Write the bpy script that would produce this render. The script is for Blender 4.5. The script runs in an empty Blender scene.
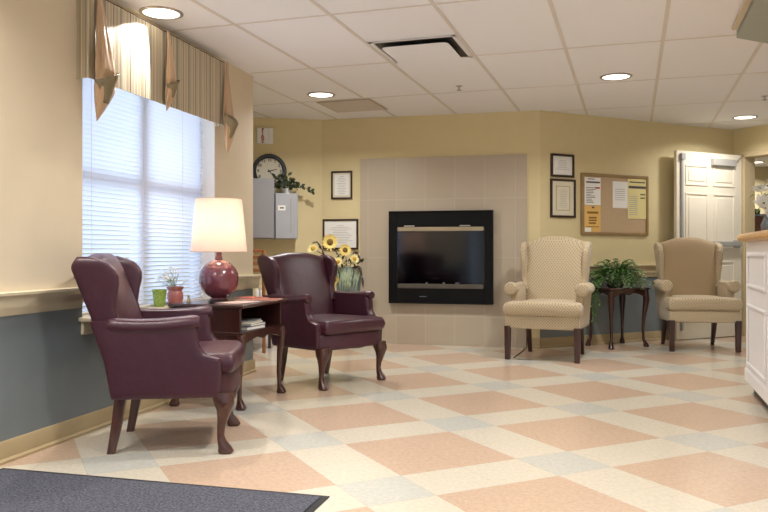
import bpy, math, random
from mathutils import Vector, Matrix, noise
random.seed(7)
PI = math.pi
scene = bpy.context.scene
COL = scene.collection
EYE = 0.97; TOP = 2.40; F = 770.0; HZ = 252.0

# ------------------------------------------------------------------ materials
def lin(c):
    out = []
    for v in c:
        v = v / 255.0
        out.append(v / 12.92 if v <= 0.04045 else ((v + 0.055) / 1.055) ** 2.4)
    return (out[0], out[1], out[2], 1.0)

class NT:
    def __init__(s, name):
        s.m = bpy.data.materials.new(name); s.m.use_nodes = True
        s.t = s.m.node_tree; s.b = s.t.nodes['Principled BSDF']
        s._oc = None
    def n(s, typ, **kw):
        nd = s.t.nodes.new(typ)
        for k, v in kw.items():
            if k in nd.inputs.keys() if isinstance(k, str) else False: nd.inputs[k].default_value = v
            else: setattr(nd, k, v)
        return nd
    def l(s, a, b): s.t.links.new(a, b)
    def oc(s):
        if s._oc is None: s._oc = s.t.nodes.new('ShaderNodeTexCoord').outputs['Object']
        return s._oc
    def math(s, op, a, b=None):
        nd = s.t.nodes.new('ShaderNodeMath'); nd.operation = op
        for i, v in enumerate((a, b)):
            if v is None: continue
            if isinstance(v, (int, float)): nd.inputs[i].default_value = v
            else: s.l(v, nd.inputs[i])
        return nd.outputs[0]
    def mix(s, fac, a, b):
        nd = s.t.nodes.new('ShaderNodeMix'); nd.data_type = 'RGBA'
        for i, v in ((0, fac), (6, a), (7, b)):
            if isinstance(v, (int, float, tuple)): nd.inputs[i].default_value = v
            else: s.l(v, nd.inputs[i])
        return nd.outputs[2]
    def noise(s, scale, detail=3, vec=None, rough=.5):
        nd = s.t.nodes.new('ShaderNodeTexNoise'); nd.inputs['Scale'].default_value = scale
        nd.inputs['Detail'].default_value = detail; nd.inputs['Roughness'].default_value = rough
        s.l(vec if vec is not None else s.oc(), nd.inputs['Vector']); return nd.outputs['Fac']
    def bump(s, h, strength=.2, dist=.002):
        nd = s.t.nodes.new('ShaderNodeBump'); nd.inputs['Strength'].default_value = strength
        nd.inputs['Distance'].default_value = dist; s.l(h, nd.inputs['Height']); s.l(nd.outputs[0], s.b.inputs['Normal'])

def mat(name, col, rough=.6, metal=0, var=.06, nscale=8, bump=0, bscale=60, bdist=.002, spec=.5, coat=0, stretch=None, sheen=0):
    s = NT(name); c = lin(col)
    s.b.inputs['Roughness'].default_value = rough; s.b.inputs['Metallic'].default_value = metal
    s.b.inputs['Specular IOR Level'].default_value = spec
    s.b.inputs['Coat Weight'].default_value = coat; s.b.inputs['Coat Roughness'].default_value = .15
    s.b.inputs['Sheen Weight'].default_value = sheen
    vec = s.oc()
    if stretch:
        mp = s.t.nodes.new('ShaderNodeMapping'); mp.inputs['Scale'].default_value = stretch
        s.l(vec, mp.inputs['Vector']); vec = mp.outputs[0]
    f = s.noise(nscale, 4, vec)
    lo = tuple(x * (1 - var) for x in c[:3]) + (1,); hi = tuple(min(1, x * (1 + var)) for x in c[:3]) + (1,)
    rp = s.t.nodes.new('ShaderNodeMapRange'); rp.inputs[1].default_value = .3; rp.inputs[2].default_value = .7
    s.l(f, rp.inputs[0])
    s.l(s.mix(rp.outputs[0], lo, hi), s.b.inputs['Base Color'])
    if bump: s.bump(s.noise(bscale, 2, vec), bump, bdist)
    return s.m

def emis(name, col, strength):
    s = NT(name); s.b.inputs['Base Color'].default_value = lin(col)
    s.b.inputs['Emission Color'].default_value = lin(col); s.b.inputs['Emission Strength'].default_value = strength
    return s.m

M = {}
M['cream_wall'] = mat('cream_wall', (222, 207, 180), .7, var=.015, bump=.15, bscale=220, bdist=.001)
M['yellow_wall'] = mat('yellow_wall', (219, 203, 157), .7, var=.015, bump=.15, bscale=220, bdist=.001)
M['blue_wall'] = mat('blue_wall', (129, 138, 141), .45, var=.03, bump=.15, bscale=220, bdist=.001)
M['trim_tan'] = mat('trim_tan', (184, 164, 126), .45, var=.03)
M['rail_cream'] = mat('rail_cream', (208, 194, 164), .4, var=.03)
M['rail_beige'] = mat('rail_beige', (205, 186, 146), .45, var=.03)
M['white_paint'] = mat('white_paint', (232, 229, 228), .4, var=.02)
M['door_white'] = mat('door_white', (235, 226, 205), .45, var=.02)
M['jamb_white'] = mat('jamb_white', (235, 232, 226), .5, var=.02)
M['tbar'] = mat('tbar', (218, 211, 203), .5, var=.02)
M['trim_ring'] = mat('trim_ring', (170, 160, 150), .35, metal=.6, var=.02)
M['lens'] = emis('downlight_lens', (255, 246, 232), 4)
M['black'] = mat('black', (18, 18, 20), .35, var=.1)
M['black_metal'] = mat('black_metal', (8, 8, 9), .5, metal=.0, spec=.2, var=.1)
M['brass'] = mat('brass', (172, 160, 134), .35, metal=.7, var=.05)
M['steel'] = mat('steel', (186, 184, 178), .4, metal=.25, var=.04)
M['grey_metal'] = mat('grey_metal', (172, 173, 176), .4, metal=.15, var=.03)
M['grey_dark'] = mat('grey_dark', (142, 140, 142), .45, metal=.1, var=.03)
M['soffit'] = mat('soffit', (164, 170, 160), .6, var=.03)
M['wood_top'] = mat('wood_top', (214, 168, 112), .35, var=.12, nscale=6, stretch=(1, 1, 9), coat=.2)
M['mahogany'] = mat('mahogany', (58, 28, 24), .28, var=.3, nscale=9, stretch=(6, 6, 1), coat=.4)
M['cherry'] = mat('cherry', (70, 38, 28), .3, var=.3, nscale=9, stretch=(6, 6, 1), coat=.4)
M['oak'] = mat('oak', (158, 102, 62), .45, var=.2, nscale=9, stretch=(5, 5, 1))
M['rubber'] = mat('rubber', (30, 30, 33), .7, var=.1)
M['paper'] = mat('paper', (238, 236, 230), .7, var=.01)
M['paper_yellow'] = mat('paper_yellow', (226, 214, 150), .7, var=.02)
M['paper_tan'] = mat('paper_tan', (224, 182, 104), .7, var=.03)
M['paper_cream'] = mat('paper_cream', (222, 214, 188), .7, var=.03)
M['ink'] = mat('ink', (84, 76, 74), .7, var=.05)
M['ink_red'] = mat('ink_red', (176, 52, 40), .7, var=.05)
M['ink_grey'] = mat('ink_grey', (178, 176, 172), .7, var=.05)
M['ink_gold'] = mat('ink_gold', (150, 106, 40), .7, var=.05)
M['cork'] = mat('cork', (190, 164, 130), .8, var=.12, nscale=90)
M['frame_brown'] = mat('frame_brown', (52, 34, 26), .35, var=.15)
M['board_frame'] = mat('board_frame', (152, 124, 84), .4, var=.12)
M['clock_face'] = mat('clock_face', (222, 216, 196), .5, var=.02)
M['ceramic_rose'] = mat('ceramic_rose', (112, 56, 66), .25, var=.12, nscale=5, coat=.6)
M['ceramic_pink'] = mat('ceramic_pink', (172, 104, 100), .3, var=.1, nscale=12)
M['soil'] = mat('soil', (45, 34, 28), .9, var=.3, nscale=60)
M['leaf'] = mat('leaf', (98, 138, 72), .45, var=.35, nscale=25)
M['leaf_pale'] = mat('leaf_pale', (140, 160, 118), .45, var=.25, nscale=25)
M['leaf_dark'] = mat('leaf_dark', (52, 62, 38), .5, var=.3, nscale=25)
M['leaf_brown'] = mat('leaf_brown', (64, 40, 36), .5, var=.3, nscale=25)
M['petal_yellow'] = mat('petal_yellow', (240, 216, 126), .6, var=.12, nscale=30)
M['petal_pale'] = mat('petal_pale', (232, 220, 160), .6, var=.12, nscale=30)

M['seed'] = mat('seed', (112, 88, 36), .9, var=.3, nscale=120, bump=.5, bscale=150)
M['seed_gold'] = mat('seed_gold', (190, 150, 50), .9, var=.3, nscale=120, bump=.5, bscale=150)
M['basket'] = mat('basket', (70, 74, 66), .8, var=.3, nscale=30, bump=.5, bscale=60)
M['plastic_white'] = mat('plastic_white', (236, 236, 232), .35, var=.02)
M['magazine'] = mat('magazine', (204, 132, 112), .3, var=.35, nscale=14)
M['book_grey'] = mat('book_grey', (150, 150, 150), .5, var=.2, nscale=10)
M['book_blue'] = mat('book_blue', (96, 104, 120), .5, var=.2, nscale=10)
M['satin'] = mat('satin', (196, 162, 126), .32, var=.06, nscale=4, sheen=.4)
M['satin_back'] = mat('satin_back', (132, 120, 92), .45, var=.1, nscale=4)
M['log'] = mat('log', (70, 58, 50), .9, var=.4, nscale=20, bump=.6, bscale=30, bdist=.01)
M['firebox'] = mat('firebox', (24, 22, 24), .8, var=.3, nscale=10)

# leather
def leather(name, col):
    s = NT(name); c = lin(col)
    s.b.inputs['Roughness'].default_value = .36
    f = s.noise(5, 3)
    s.l(s.mix(f, tuple(x * .82 for x in c[:3]) + (1,), tuple(x * 1.18 for x in c[:3]) + (1,)), s.b.inputs['Base Color'])
    v = s.t.nodes.new('ShaderNodeTexVoronoi'); v.inputs['Scale'].default_value = 260; s.l(s.oc(), v.inputs['Vector'])
    h = s.math('ADD', s.math('MULTIPLY', v.outputs['Distance'], .25), s.math('MULTIPLY', s.noise(14, 3), 2.2))
    s.bump(h, .3, .004)
    return s.m
M['leather'] = leather('burgundy_leather', (66, 31, 43))
# beige dotted fabric
def fabric(name, a, b, scale=62):
    s = NT(name); s.b.inputs['Roughness'].default_value = .85; s.b.inputs['Sheen Weight'].default_value = .2
    sp = s.t.nodes.new('ShaderNodeSeparateXYZ'); s.l(s.oc(), sp.inputs[0])
    w = s.math('SINE', s.math('MULTIPLY', sp.outputs[0], scale*2.6)); q = s.math('SINE', s.math('MULTIPLY', s.math('SUBTRACT', sp.outputs[2], sp.outputs[1]), scale*2.6))
    d = s.math('MULTIPLY', w, q)
    r = s.t.nodes.new('ShaderNodeMapRange'); r.inputs[1].default_value = .15; r.inputs[2].default_value = .6
    s.l(d, r.inputs[0])
    s.l(s.mix(r.outputs[0], lin(a), lin(b)), s.b.inputs['Base Color'])
    s.bump(s.noise(300, 2), .3, .001)
    return s.m
M['beige_fabric'] = fabric('beige_fabric', (188, 172, 143), (158, 137, 104), 92)
M['tan_fabric'] = fabric('tan_fabric', (170, 147, 113), (156, 132, 98), 110)

# vinyl tile floor, laid at 45 degrees to the fireplace room
def floor_mat():
    s = NT('vinyl_tile_floor'); b = s.b
    mp = s.t.nodes.new('ShaderNodeMapping'); mp.vector_type = 'TEXTURE'
    mp.inputs['Location'].default_value = (0.624, 4.293, 0); mp.inputs['Rotation'].default_value = (0, 0, math.radians(26.3))
    s.l(s.oc(), mp.inputs['Vector'])
    sp = s.t.nodes.new('ShaderNodeSeparateXYZ'); s.l(mp.outputs[0], sp.inputs[0])
    p = s.math('FLOORED_MODULO', sp.outputs[0], .915)
    q = s.math('FLOORED_MODULO', s.math('MULTIPLY', sp.outputs[1], -1), .915)
    pp = s.math('LESS_THAN', p, .61); qq = s.math('LESS_THAN', q, .61)
    pink = s.math('MULTIPLY', pp, qq)
    blue = s.math('MULTIPLY', s.math('SUBTRACT', 1, pp), s.math('SUBTRACT', 1, qq))
    n1r = s.noise(48, 4, rough=.85); mr = s.t.nodes.new('ShaderNodeMapRange'); mr.inputs[1].default_value = .35; mr.inputs[2].default_value = .65; s.l(n1r, mr.inputs[0]); n1 = mr.outputs[0]; n2 = s.noise(1.5, 2)
    def vary(c, k=.10):
        c = lin(c); return s.mix(n1, tuple(x * (1 - k) for x in c[:3]) + (1,), tuple(min(1, x * (1 + k)) for x in c[:3]) + (1,))
    col = s.mix(pink, vary((208, 199, 181)), vary((197, 171, 148), .12))
    col = s.mix(blue, col, vary((192, 191, 182)))
    # fine joints every 12 inches
    j = []
    for o in (sp.outputs[0], sp.outputs[1]):
        m = s.math('FLOORED_MODULO', o, .305)
        j.append(s.math('LESS_THAN', m, .0022))
    jj = s.math('MAXIMUM', j[0], j[1])
    col = s.mix(s.math('MULTIPLY', jj, .35), col, lin((150, 130, 110)))
    s.l(col, b.inputs['Base Color'])
    r = s.math('ADD', s.math('MULTIPLY', n2, .12), .17)
    s.l(r, b.inputs['Roughness']); b.inputs['Specular IOR Level'].default_value = .55
    s.bump(s.noise(3.0, 2), .06, .01)
    return s.m
M['floor'] = floor_mat()

def ceiling_mat():
    s = NT('ceiling_tile'); s.b.inputs['Roughness'].default_value = .85
    f = s.noise(160, 3, rough=.8); f2 = s.noise(.8, 2)
    a = lin((240, 240, 243)); c = s.mix(f, tuple(x * .93 for x in a[:3]) + (1,), tuple(min(1, x * 1.05) for x in a[:3]) + (1,))
    s.l(c, s.b.inputs['Base Color']); s.bump(f, .3, .002)
    return s.m
M['ceiling'] = ceiling_mat()

def tile_mat():   # tall tiles on the fireplace surround (local x along the wall, z up)
    s = NT('surround_tile'); s.b.inputs['Roughness'].default_value = .38
    sp = s.t.nodes.new('ShaderNodeSeparateXYZ'); s.l(s.oc(), sp.inputs[0])
    jx = s.math('LESS_THAN', s.math('FLOORED_MODULO', s.math('ADD', sp.outputs[0], -.085 + .31), .31), .005)
    jz = s.math('LESS_THAN', s.math('FLOORED_MODULO', s.math('ADD', sp.outputs[2], .61 * 1 - .30), .61), .005)
    j = s.math('MAXIMUM', jx, jz)
    cx = s.math('FLOOR', s.math('DIVIDE', s.math('ADD', sp.outputs[0], -.085 + .31), .31))
    cz = s.math('FLOOR', s.math('DIVIDE', s.math('ADD', sp.outputs[2], .31), .61))
    wn = s.t.nodes.new('ShaderNodeTexWhiteNoise'); wn.noise_dimensions = '2D'
    cb = s.t.nodes.new('ShaderNodeCombineXYZ'); s.l(cx, cb.inputs[0]); s.l(cz, cb.inputs[1]); s.l(cb.outputs[0], wn.inputs['Vector'])
    base = s.mix(wn.outputs['Value'], lin((184, 170, 148)), lin((191, 178, 157)))
    base = s.mix(s.math('MULTIPLY', s.noise(9, 4), .35), base, lin((172, 158, 142)))
    s.l(s.mix(s.math('MULTIPLY', j, .6), base, lin((206, 198, 184))), s.b.inputs['Base Color'])
    s.bump(s.math('SUBTRACT', 1, j), .3, .002)
    return s.m
M['tile'] = tile_mat()

def stripe_mat():
    s = NT('striped_valance'); s.b.inputs['Roughness'].default_value = .6; s.b.inputs['Sheen Weight'].default_value = .3
    sp = s.t.nodes.new('ShaderNodeSeparateXYZ'); s.l(s.oc(), sp.inputs[0])
    x = s.math('ADD', sp.outputs[0], s.math('MULTIPLY', sp.outputs[1], 1.0))
    m = s.math('DIVIDE', s.math('FLOORED_MODULO', x, .155), .155)
    cr = s.t.nodes.new('ShaderNodeValToRGB'); cr.color_ramp.interpolation = 'CONSTANT'
    st = [(0, (92, 86, 78)), (.05, (196, 180, 150)), (.17, (158, 144, 116)), (.22, (196, 182, 152)), (.34, (146, 136, 112)), (.52, (204, 190, 162)),
          (.58, (120, 114, 102)), (.61, (184, 168, 134)), (.74, (206, 192, 164)), (.8, (150, 132, 100)), (.84, (178, 164, 136)), (.94, (204, 190, 160))]
    while len(cr.color_ramp.elements) < len(st): cr.color_ramp.elements.new(.5)
    for e, (p, c) in zip(cr.color_ramp.elements, st): e.position = p
    for e, (p, c) in zip(cr.color_ramp.elements, st): e.color = lin(c)
    s.l(m, cr.inputs[0]); s.l(cr.outputs[0], s.b.inputs['Base Color'])
    s.bump(s.noise(200, 2), .15, .001)
    return s.m
M['stripe'] = stripe_mat()

def mat_carpet():
    s = NT('charcoal_mat'); s.b.inputs['Roughness'].default_value = .95
    f = s.noise(95, 4, rough=.85); g = s.noise(30, 3)
    r = s.t.nodes.new('ShaderNodeMapRange'); r.inputs[1].default_value = .36; r.inputs[2].default_value = .68; s.l(f, r.inputs[0])
    c = s.mix(r.outputs[0], lin((22, 23, 30)), lin((116, 118, 132)))
    c = s.mix(s.math('MULTIPLY', g, .4), c, lin((54, 56, 66)))
    s.l(c, s.b.inputs['Base Color']); s.bump(f, .8, .004)
    return s.m
M['carpet'] = mat_carpet()

def translucent(name, col, mixf, rough=.6, emit=0):
    s = NT(name)
    tr = s.t.nodes.new('ShaderNodeBsdfTranslucent'); tr.inputs['Color'].default_value = lin(col)
    s.b.inputs['Base Color'].default_value = lin(col); s.b.inputs['Roughness'].default_value = rough
    mx = s.t.nodes.new('ShaderNodeMixShader'); mx.inputs[0].default_value = mixf
    out = s.t.nodes['Material Output']
    s.l(s.b.outputs[0], mx.inputs[1]); s.l(tr.outputs[0], mx.inputs[2]); s.l(mx.outputs[0], out.inputs['Surface'])
    return s.m
M['slat'] = translucent('blind_slat', (236, 240, 250), .42, .4)
M['petal_white'] = translucent('petal_white', (250, 249, 244), .4, .7)
M['shade'] = translucent('lamp_shade', (244, 231, 220), .5, .8)

def glass(name, col=(255, 255, 255), rough=0.0):
    s = NT(name); s.b.inputs['Base Color'].default_value = lin(col); s.b.inputs['Roughness'].default_value = rough
    s.b.inputs['Transmission Weight'].default_value = 1; s.b.inputs['IOR'].default_value = 1.45
    return s.m
M['glass_vase'] = glass('vase_glass', (225, 240, 238))
def pane(name, tint, refl=.1, rough=.02):
    s = NT(name)
    tr = s.t.nodes.new('ShaderNodeBsdfTransparent'); tr.inputs[0].default_value = tint
    gl = s.t.nodes.new('ShaderNodeBsdfGlossy'); gl.inputs['Roughness'].default_value = rough
    mx = s.t.nodes.new('ShaderNodeMixShader'); mx.inputs[0].default_value = refl
    s.l(tr.outputs[0], mx.inputs[1]); s.l(gl.outputs[0], mx.inputs[2]); s.l(mx.outputs[0], s.t.nodes['Material Output'].inputs['Surface'])
    return s.m
M['pane'] = pane('window_pane', (1, 1, 1, 1), .05)
M['fire_glass'] = pane('fireplace_glass', (.30, .32, .42, 1), .055, .09)
def weave():
    s = NT('green_pot'); s.b.inputs['Roughness'].default_value = .4
    v = s.t.nodes.new('ShaderNodeTexVoronoi'); v.inputs['Scale'].default_value = 90; s.l(s.oc(), v.inputs['Vector'])
    s.l(s.mix(v.outputs['Distance'], lin((96, 128, 40)), lin((160, 180, 90))), s.b.inputs['Base Color'])
    return s.m
M['green_pot'] = weave()

# ------------------------------------------------------------------ mesh helpers
class MB:
    def __init__(s): s.v = []; s.f = []; s.m = []; s.xf = None
    def add(s, vs, fs, mi=0):
        o = len(s.v)
        for p in vs:
            p = Vector(p)
            s.v.append(s.xf @ p if s.xf is not None else p)
        for f in fs: s.f.append([o + i for i in f]); s.m.append(mi)
    def box(s, lo, hi, mi=0):
        x0, y0, z0 = lo; x1, y1, z1 = hi
        s.add([(x0,y0,z0),(x1,y0,z0),(x1,y1,z0),(x0,y1,z0),(x0,y0,z1),(x1,y0,z1),(x1,y1,z1),(x0,y1,z1)],
              [(0,3,2,1),(4,5,6,7),(0,1,5,4),(1,2,6,5),(2,3,7,6),(3,0,4,7)], mi)
    def loft(s, rings, mi=0, caps=True, closed=True):
        n = len(rings[0]); vs = [p for r in rings for p in r]; fs = []
        for i in range(len(rings) - 1):
            for j in range(n if closed else n - 1):
                k = (j + 1) % n
                fs.append((i*n+j, i*n+k, (i+1)*n+k, (i+1)*n+j))
        if caps:
            fs.append(tuple(reversed(range(n)))); fs.append(tuple(range((len(rings)-1)*n, len(rings)*n)))
        s.add(vs, fs, mi)
    def column(s, secs, n=20, e=2.0, mi=0):     # secs: (x, y, z, rx, ry)
        rings = []
        for (x, y, z, rx, ry) in secs:
            r = []
            for k in range(n):
                a = 2*PI*k/n; c, q = math.cos(a), math.sin(a)
                r.append((x + rx*math.copysign(abs(c)**(2/e), c), y + ry*math.copysign(abs(q)**(2/e), q), z))
            rings.append(r)
        s.loft(rings, mi)
    def lathe(s, prof, cx=0, cy=0, n=28, mi=0, caps=True):     # prof: (r, z)
        s.loft([[(cx + r*math.cos(2*PI*k/n), cy + r*math.sin(2*PI*k/n), z) for k in range(n)] for r, z in prof], mi, caps)
    def tube(s, pts, rad, n=10, mi=0, flat=1.0):
        pts = [Vector(p) for p in pts]; rings = []
        up = Vector((0, 0, 1))
        for i, p in enumerate(pts):
            d = (pts[min(i+1, len(pts)-1)] - pts[max(i-1, 0)]).normalized()
            a = d.cross(up)
            if a.length < 1e-3: a = d.cross(Vector((1, 0, 0)))
            a.normalize(); b = d.cross(a).normalized()
            r = rad[i] if isinstance(rad, (list, tuple)) else rad
            rings.append([p + a*(r*math.cos(2*PI*k/n)) + b*(r*flat*math.sin(2*PI*k/n)) for k in range(n)])
        s.loft(rings, mi)
    def prism(s, poly, y0, y1, mi=0):           # poly in (x, z), extruded along y
        n = len(poly)
        s.add([(x, y0, z) for x, z in poly] + [(x, y1, z) for x, z in poly],
              [tuple(range(n)), tuple(reversed(range(n, 2*n)))] + [(i+n, (i+1) % n + n, (i+1) % n, i) for i in range(n)], mi)
    def prismx(s, poly, x0, x1, mi=0):          # poly in (y, z), extruded along x
        n = len(poly)
        s.add([(x0, y, z) for y, z in poly] + [(x1, y, z) for y, z in poly],
              [tuple(reversed(range(n))), tuple(range(n, 2*n))] + [(i, (i+1) % n, (i+1) % n + n, i+n) for i in range(n)], mi)
    def prismz(s, poly, z0, z1, mi=0):
        n = len(poly)
        s.add([(x, y, z0) for x, y in poly] + [(x, y, z1) for x, y in poly],
              [tuple(reversed(range(n))), tuple(range(n, 2*n))] + [(i, (i+1) % n, (i+1) % n + n, i+n) for i in range(n)], mi)
    def pillow(s, nu, nv, pos, half, nrm, mi=0, e=4.0, ev=4.0):   # pos(u,v), half thickness, normal; u,v in -1..1
        def prof(t, ee): return max(0.0, 1 - abs(t)**ee)**(1/2.2)
        top = []; bot = []
        # cosine spacing pushes points to the edges
        U = [math.sin(PI/2*(-1 + 2*i/nu)) for i in range(nu+1)]; V = [math.sin(PI/2*(-1 + 2*j/nv)) for j in range(nv+1)]
        for v in V:
            for u in U:
                p = Vector(pos(u, v)); h = half*prof(u, e)*prof(v, ev)
                top.append(p + Vector(nrm)*h); bot.append(p - Vector(nrm)*h)
        w = nu + 1; fs = []; o = len(top)
        for j in range(nv):
            for i in range(nu):
                a, b, c, d = j*w+i, j*w+i+1, (j+1)*w+i+1, (j+1)*w+i
                fs.append((a, b, c, d)); fs.append((o+d, o+c, o+b, o+a))
        s.add(top + bot, fs, mi)
    def leaf(s, base, tip, width, up=Vector((0, 0, 1)), curl=.15, mi=0, seg=4):
        base, tip = Vector(base), Vector(tip); d = tip - base; L = d.length
        if L < 1e-5: return
        side = d.cross(up)
        if side.length < 1e-4: side = d.cross(Vector((1, 0, 0)))
        side.normalize(); nn = side.cross(d).normalized(); vs = []; fs = []
        for i in range(seg+1):
            t = i/seg; w = width*math.sin(PI*(t**.8*.92+.06))
            c = base + d*t + nn*(curl*L*math.sin(PI*t))
            vs += [c - side*w + nn*w*.25, c, c + side*w + nn*w*.25]
        for i in range(seg):
            a = i*3; fs += [(a, a+1, a+4, a+3), (a+1, a+2, a+5, a+4)]
        s.add(vs, fs, mi)
    def build(s, name, mats, parent=None, smooth=35, bevel=0, weld=False, solid=0, sub=0, loc=None, rz=0):
        me = bpy.data.meshes.new(name); me.from_pydata([tuple(v) for v in s.v], [], s.f)
        if not isinstance(mats, (list, tuple)): mats = [mats]
        for m in mats: me.materials.append(m)
        me.polygons.foreach_set('material_index', s.m)
        me.validate(); me.update()
        if smooth:
            me.shade_smooth(); me.set_sharp_from_angle(angle=math.radians(smooth))
        o = bpy.data.objects.new(name, me); COL.objects.link(o)
        if parent is not None: o.parent = parent
        if loc is not None: o.location = loc
        o.rotation_euler.z = rz
        if weld:
            w = o.modifiers.new('weld', 'WELD'); w.merge_threshold = .0005
        if solid:
            w = o.modifiers.new('solid', 'SOLIDIFY'); w.thickness = solid; w.offset = 0
        if sub:
            w = o.modifiers.new('sub', 'SUBSURF'); w.levels = sub; w.render_levels = sub
        if bevel:
            b = o.modifiers.new('bevel', 'BEVEL'); b.width = bevel; b.segments = 2; b.limit_method = 'ANGLE'; b.angle_limit = math.radians(40)
        return o

def thing(name, label, cat, loc=(0, 0, 0), rz=0, group=None):
    o = bpy.data.objects.new(name, None); COL.objects.link(o); o.empty_display_size = .1
    o.location = loc; o.rotation_euler = (0, 0, rz); tag(o, label, cat, group); return o
def tag(o, label, cat, group=None):
    o['label'] = label; o['category'] = cat
    if group: o['group'] = group
    return o
def struct(o): o['kind'] = 'structure'; return o
def copy_tree(o, parent=None):
    c = o.copy(); COL.objects.link(c)
    if parent is not None: c.parent = parent; c.matrix_parent_inverse = Matrix()
    for ch in [k for k in bpy.data.objects if k.parent == o]: copy_tree(ch, c)
    return c
def text_mesh(body, size, depth=.001):
    cu = bpy.data.curves.new('txt', 'FONT'); cu.body = body; cu.size = size; cu.extrude = depth; cu.offset = size*.035; cu.align_x = 'CENTER'; cu.align_y = 'CENTER'
    o = bpy.data.objects.new('txt', cu); COL.objects.link(o)
    dg = bpy.context.evaluated_depsgraph_get(); me = bpy.data.meshes.new_from_object(o.evaluated_get(dg))
    vs = [v.co.copy() for v in me.vertices]; fs = [list(p.vertices) for p in me.polygons]
    bpy.data.objects.remove(o); bpy.data.curves.remove(cu); bpy.data.meshes.remove(me)
    return vs, fs
def add_text(mb, body, size, x, y, z, mi=0):        # upright text facing local -Y
    vs, fs = text_mesh(body, size)
    mb.add([(x + v.x, y - v.z, z + v.y) for v in vs], fs, mi)

# ------------------------------------------------------------------ room plan (metres; camera at the origin, looking along +Y)
class Wall:
    def __init__(s, o, end):
        s.o = Vector((o[0], o[1], 0)); e = Vector((end[0], end[1], 0)); s.L = (e - s.o).length
        s.d = (e - s.o).normalized(); s.a = math.atan2(s.d.y, s.d.x)
    def P(s, t, off=0, z=0):        # off > 0: into the room
        n = Vector((s.d.y, -s.d.x, 0)); q = s.o + s.d*t + n*off; return Vector((q.x, q.y, z))
    def t(s, px, off=0):            # position along the wall seen at image column px
        k = (px - 384)/F; o = s.P(0, off); return (k*o.y - o.x)/(s.d.x - k*s.d.y)
    def z(s, px, py, off=0):
        return EYE + (HZ - py)/F*s.P(s.t(px, off), off).y

CORNER = (-1.064, 6.256)
WL_dir = Vector((.693, 2.733)).normalized()
wl0 = Vector(CORNER) - WL_dir*9.4
WLEFT = Wall(wl0, CORNER)
FP0 = (-.671, 8.336); FP1 = (1.575, 7.776)
WBACK = Wall(FP0, FP1)
WALC = Wall((-3.2, 7.78), FP0)
RC = (4.09, 9.025)
WRIGHT = Wall(FP1, RC)
DO = Vector((.444, -.896))
WDOOR = Wall(RC, (RC[0] + DO.x*3.6, RC[1] + DO.y*3.6))

def rail_profile(z0, z1, d=.035):
    h = z1 - z0
    return [(0, z0), (-.012, z0), (-.014, z0+.22*h), (-.02, z0+.3*h), (-.02, z0+.42*h), (-.016, z0+.5*h), (-.018, z0+.66*h), (-.03, z0+.8*h),
            (-d, z0+.86*h), (-d, z0+.97*h), (-d+.004, z1), (0, z1)]
def wall_obj(name, W, t0, t1, mats, zsplit=None, th=.14, holes=()):
    mb = MB()
    def seg(a, b, z0, z1):
        if b - a < 1e-4 or z1 - z0 < 1e-4: return
        if zsplit and z0 < zsplit < z1:
            mb.box((a, 0, z0), (b, th, zsplit), 1); mb.box((a, 0, zsplit), (b, th, z1), 0)
        else: mb.box((a, 0, z0), (b, th, z1), 1 if (zsplit and z1 <= zsplit) else 0)
    cur = t0
    for (a, b, z0, z1) in holes:
        seg(cur, a, 0, TOP); seg(a, b, 0, z0); seg(a, b, z1, TOP); cur = b
    seg(cur, t1, 0, TOP)
    return struct(mb.build(name, mats, loc=W.o, rz=W.a, smooth=0))

# floor and ceiling
mb = MB(); mb.box((-4.6, -4.2, -.05), (9.2, 13.4, 0)); struct(mb.build('floor', M['floor'], smooth=0))
mb = MB(); mb.box((-4.6, -4.2, TOP), (9.2, 13.4, TOP+.06)); struct(mb.build('ceiling', M['ceiling'], smooth=0))
# suspended ceiling grid (T-bars 24 mm)
LA = math.radians(17.85); GL = Vector((math.sin(LA), math.cos(LA))); GX = Vector((math.cos(LA), -math.sin(LA)))
H = TOP - EYE
GRID0 = -1.211*H; GS = .45*H; GY0 = 3.017*H; GYS = .853*H
def gp(a, b): v = GX*a + GL*b; return v
def inside_room(x, y):
    # keep the bars inside the lobby walls
    P = Vector((x, y, 0))
    for W in (WLEFT, WBACK, WRIGHT, WDOOR):
        n = Vector((W.d.y, -W.d.x, 0)); q = P - W.o; dist = q.dot(n); t = q.dot(W.d)
        if W in (WLEFT,) and dist < .0 and t < W.L + .02: return False
        if W is WBACK and dist < 0 and -3 < t < W.L + .5 and x < 1.6: return False
        if W is WRIGHT and dist < 0 and x > 1.5: return False
        if W is WDOOR and dist < 0: return False
    n = Vector((WALC.d.y, -WALC.d.x, 0))
    if (P - WALC.o).dot(n) < 0 and x < -.6: return False
    return y > -4 and x > -3.1
mb = MB()
def bars(along_long):
    rng = range(-6, 14) if along_long else range(-5, 8)
    for k in rng:
        run = None; prev = None
        for i in range(0, 700):
            w = -5 + i*.025
            if along_long: a = GRID0 + k*GS; v = gp(a, w)
            else: v = gp(w - 1, GY0 + k*GYS)
            ok = inside_room(v.x, v.y)
            if ok and run is None: run = v
            if (not ok or i == 699) and run is not None:
                d = (prev - run)
                if d.length > .1:
                    d.normalize(); n = Vector((-d.y, d.x))*(.012 if along_long else .009)
                    zz = TOP - (.004 if along_long else .003)
                    mb.prismz([tuple(run - n), tuple(prev - n), tuple(prev + n), tuple(run + n)], zz, TOP)
                run = None
            prev = v
bars(True); bars(False)
struct(mb.build('trim_1', M['tbar'], smooth=0))

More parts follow.
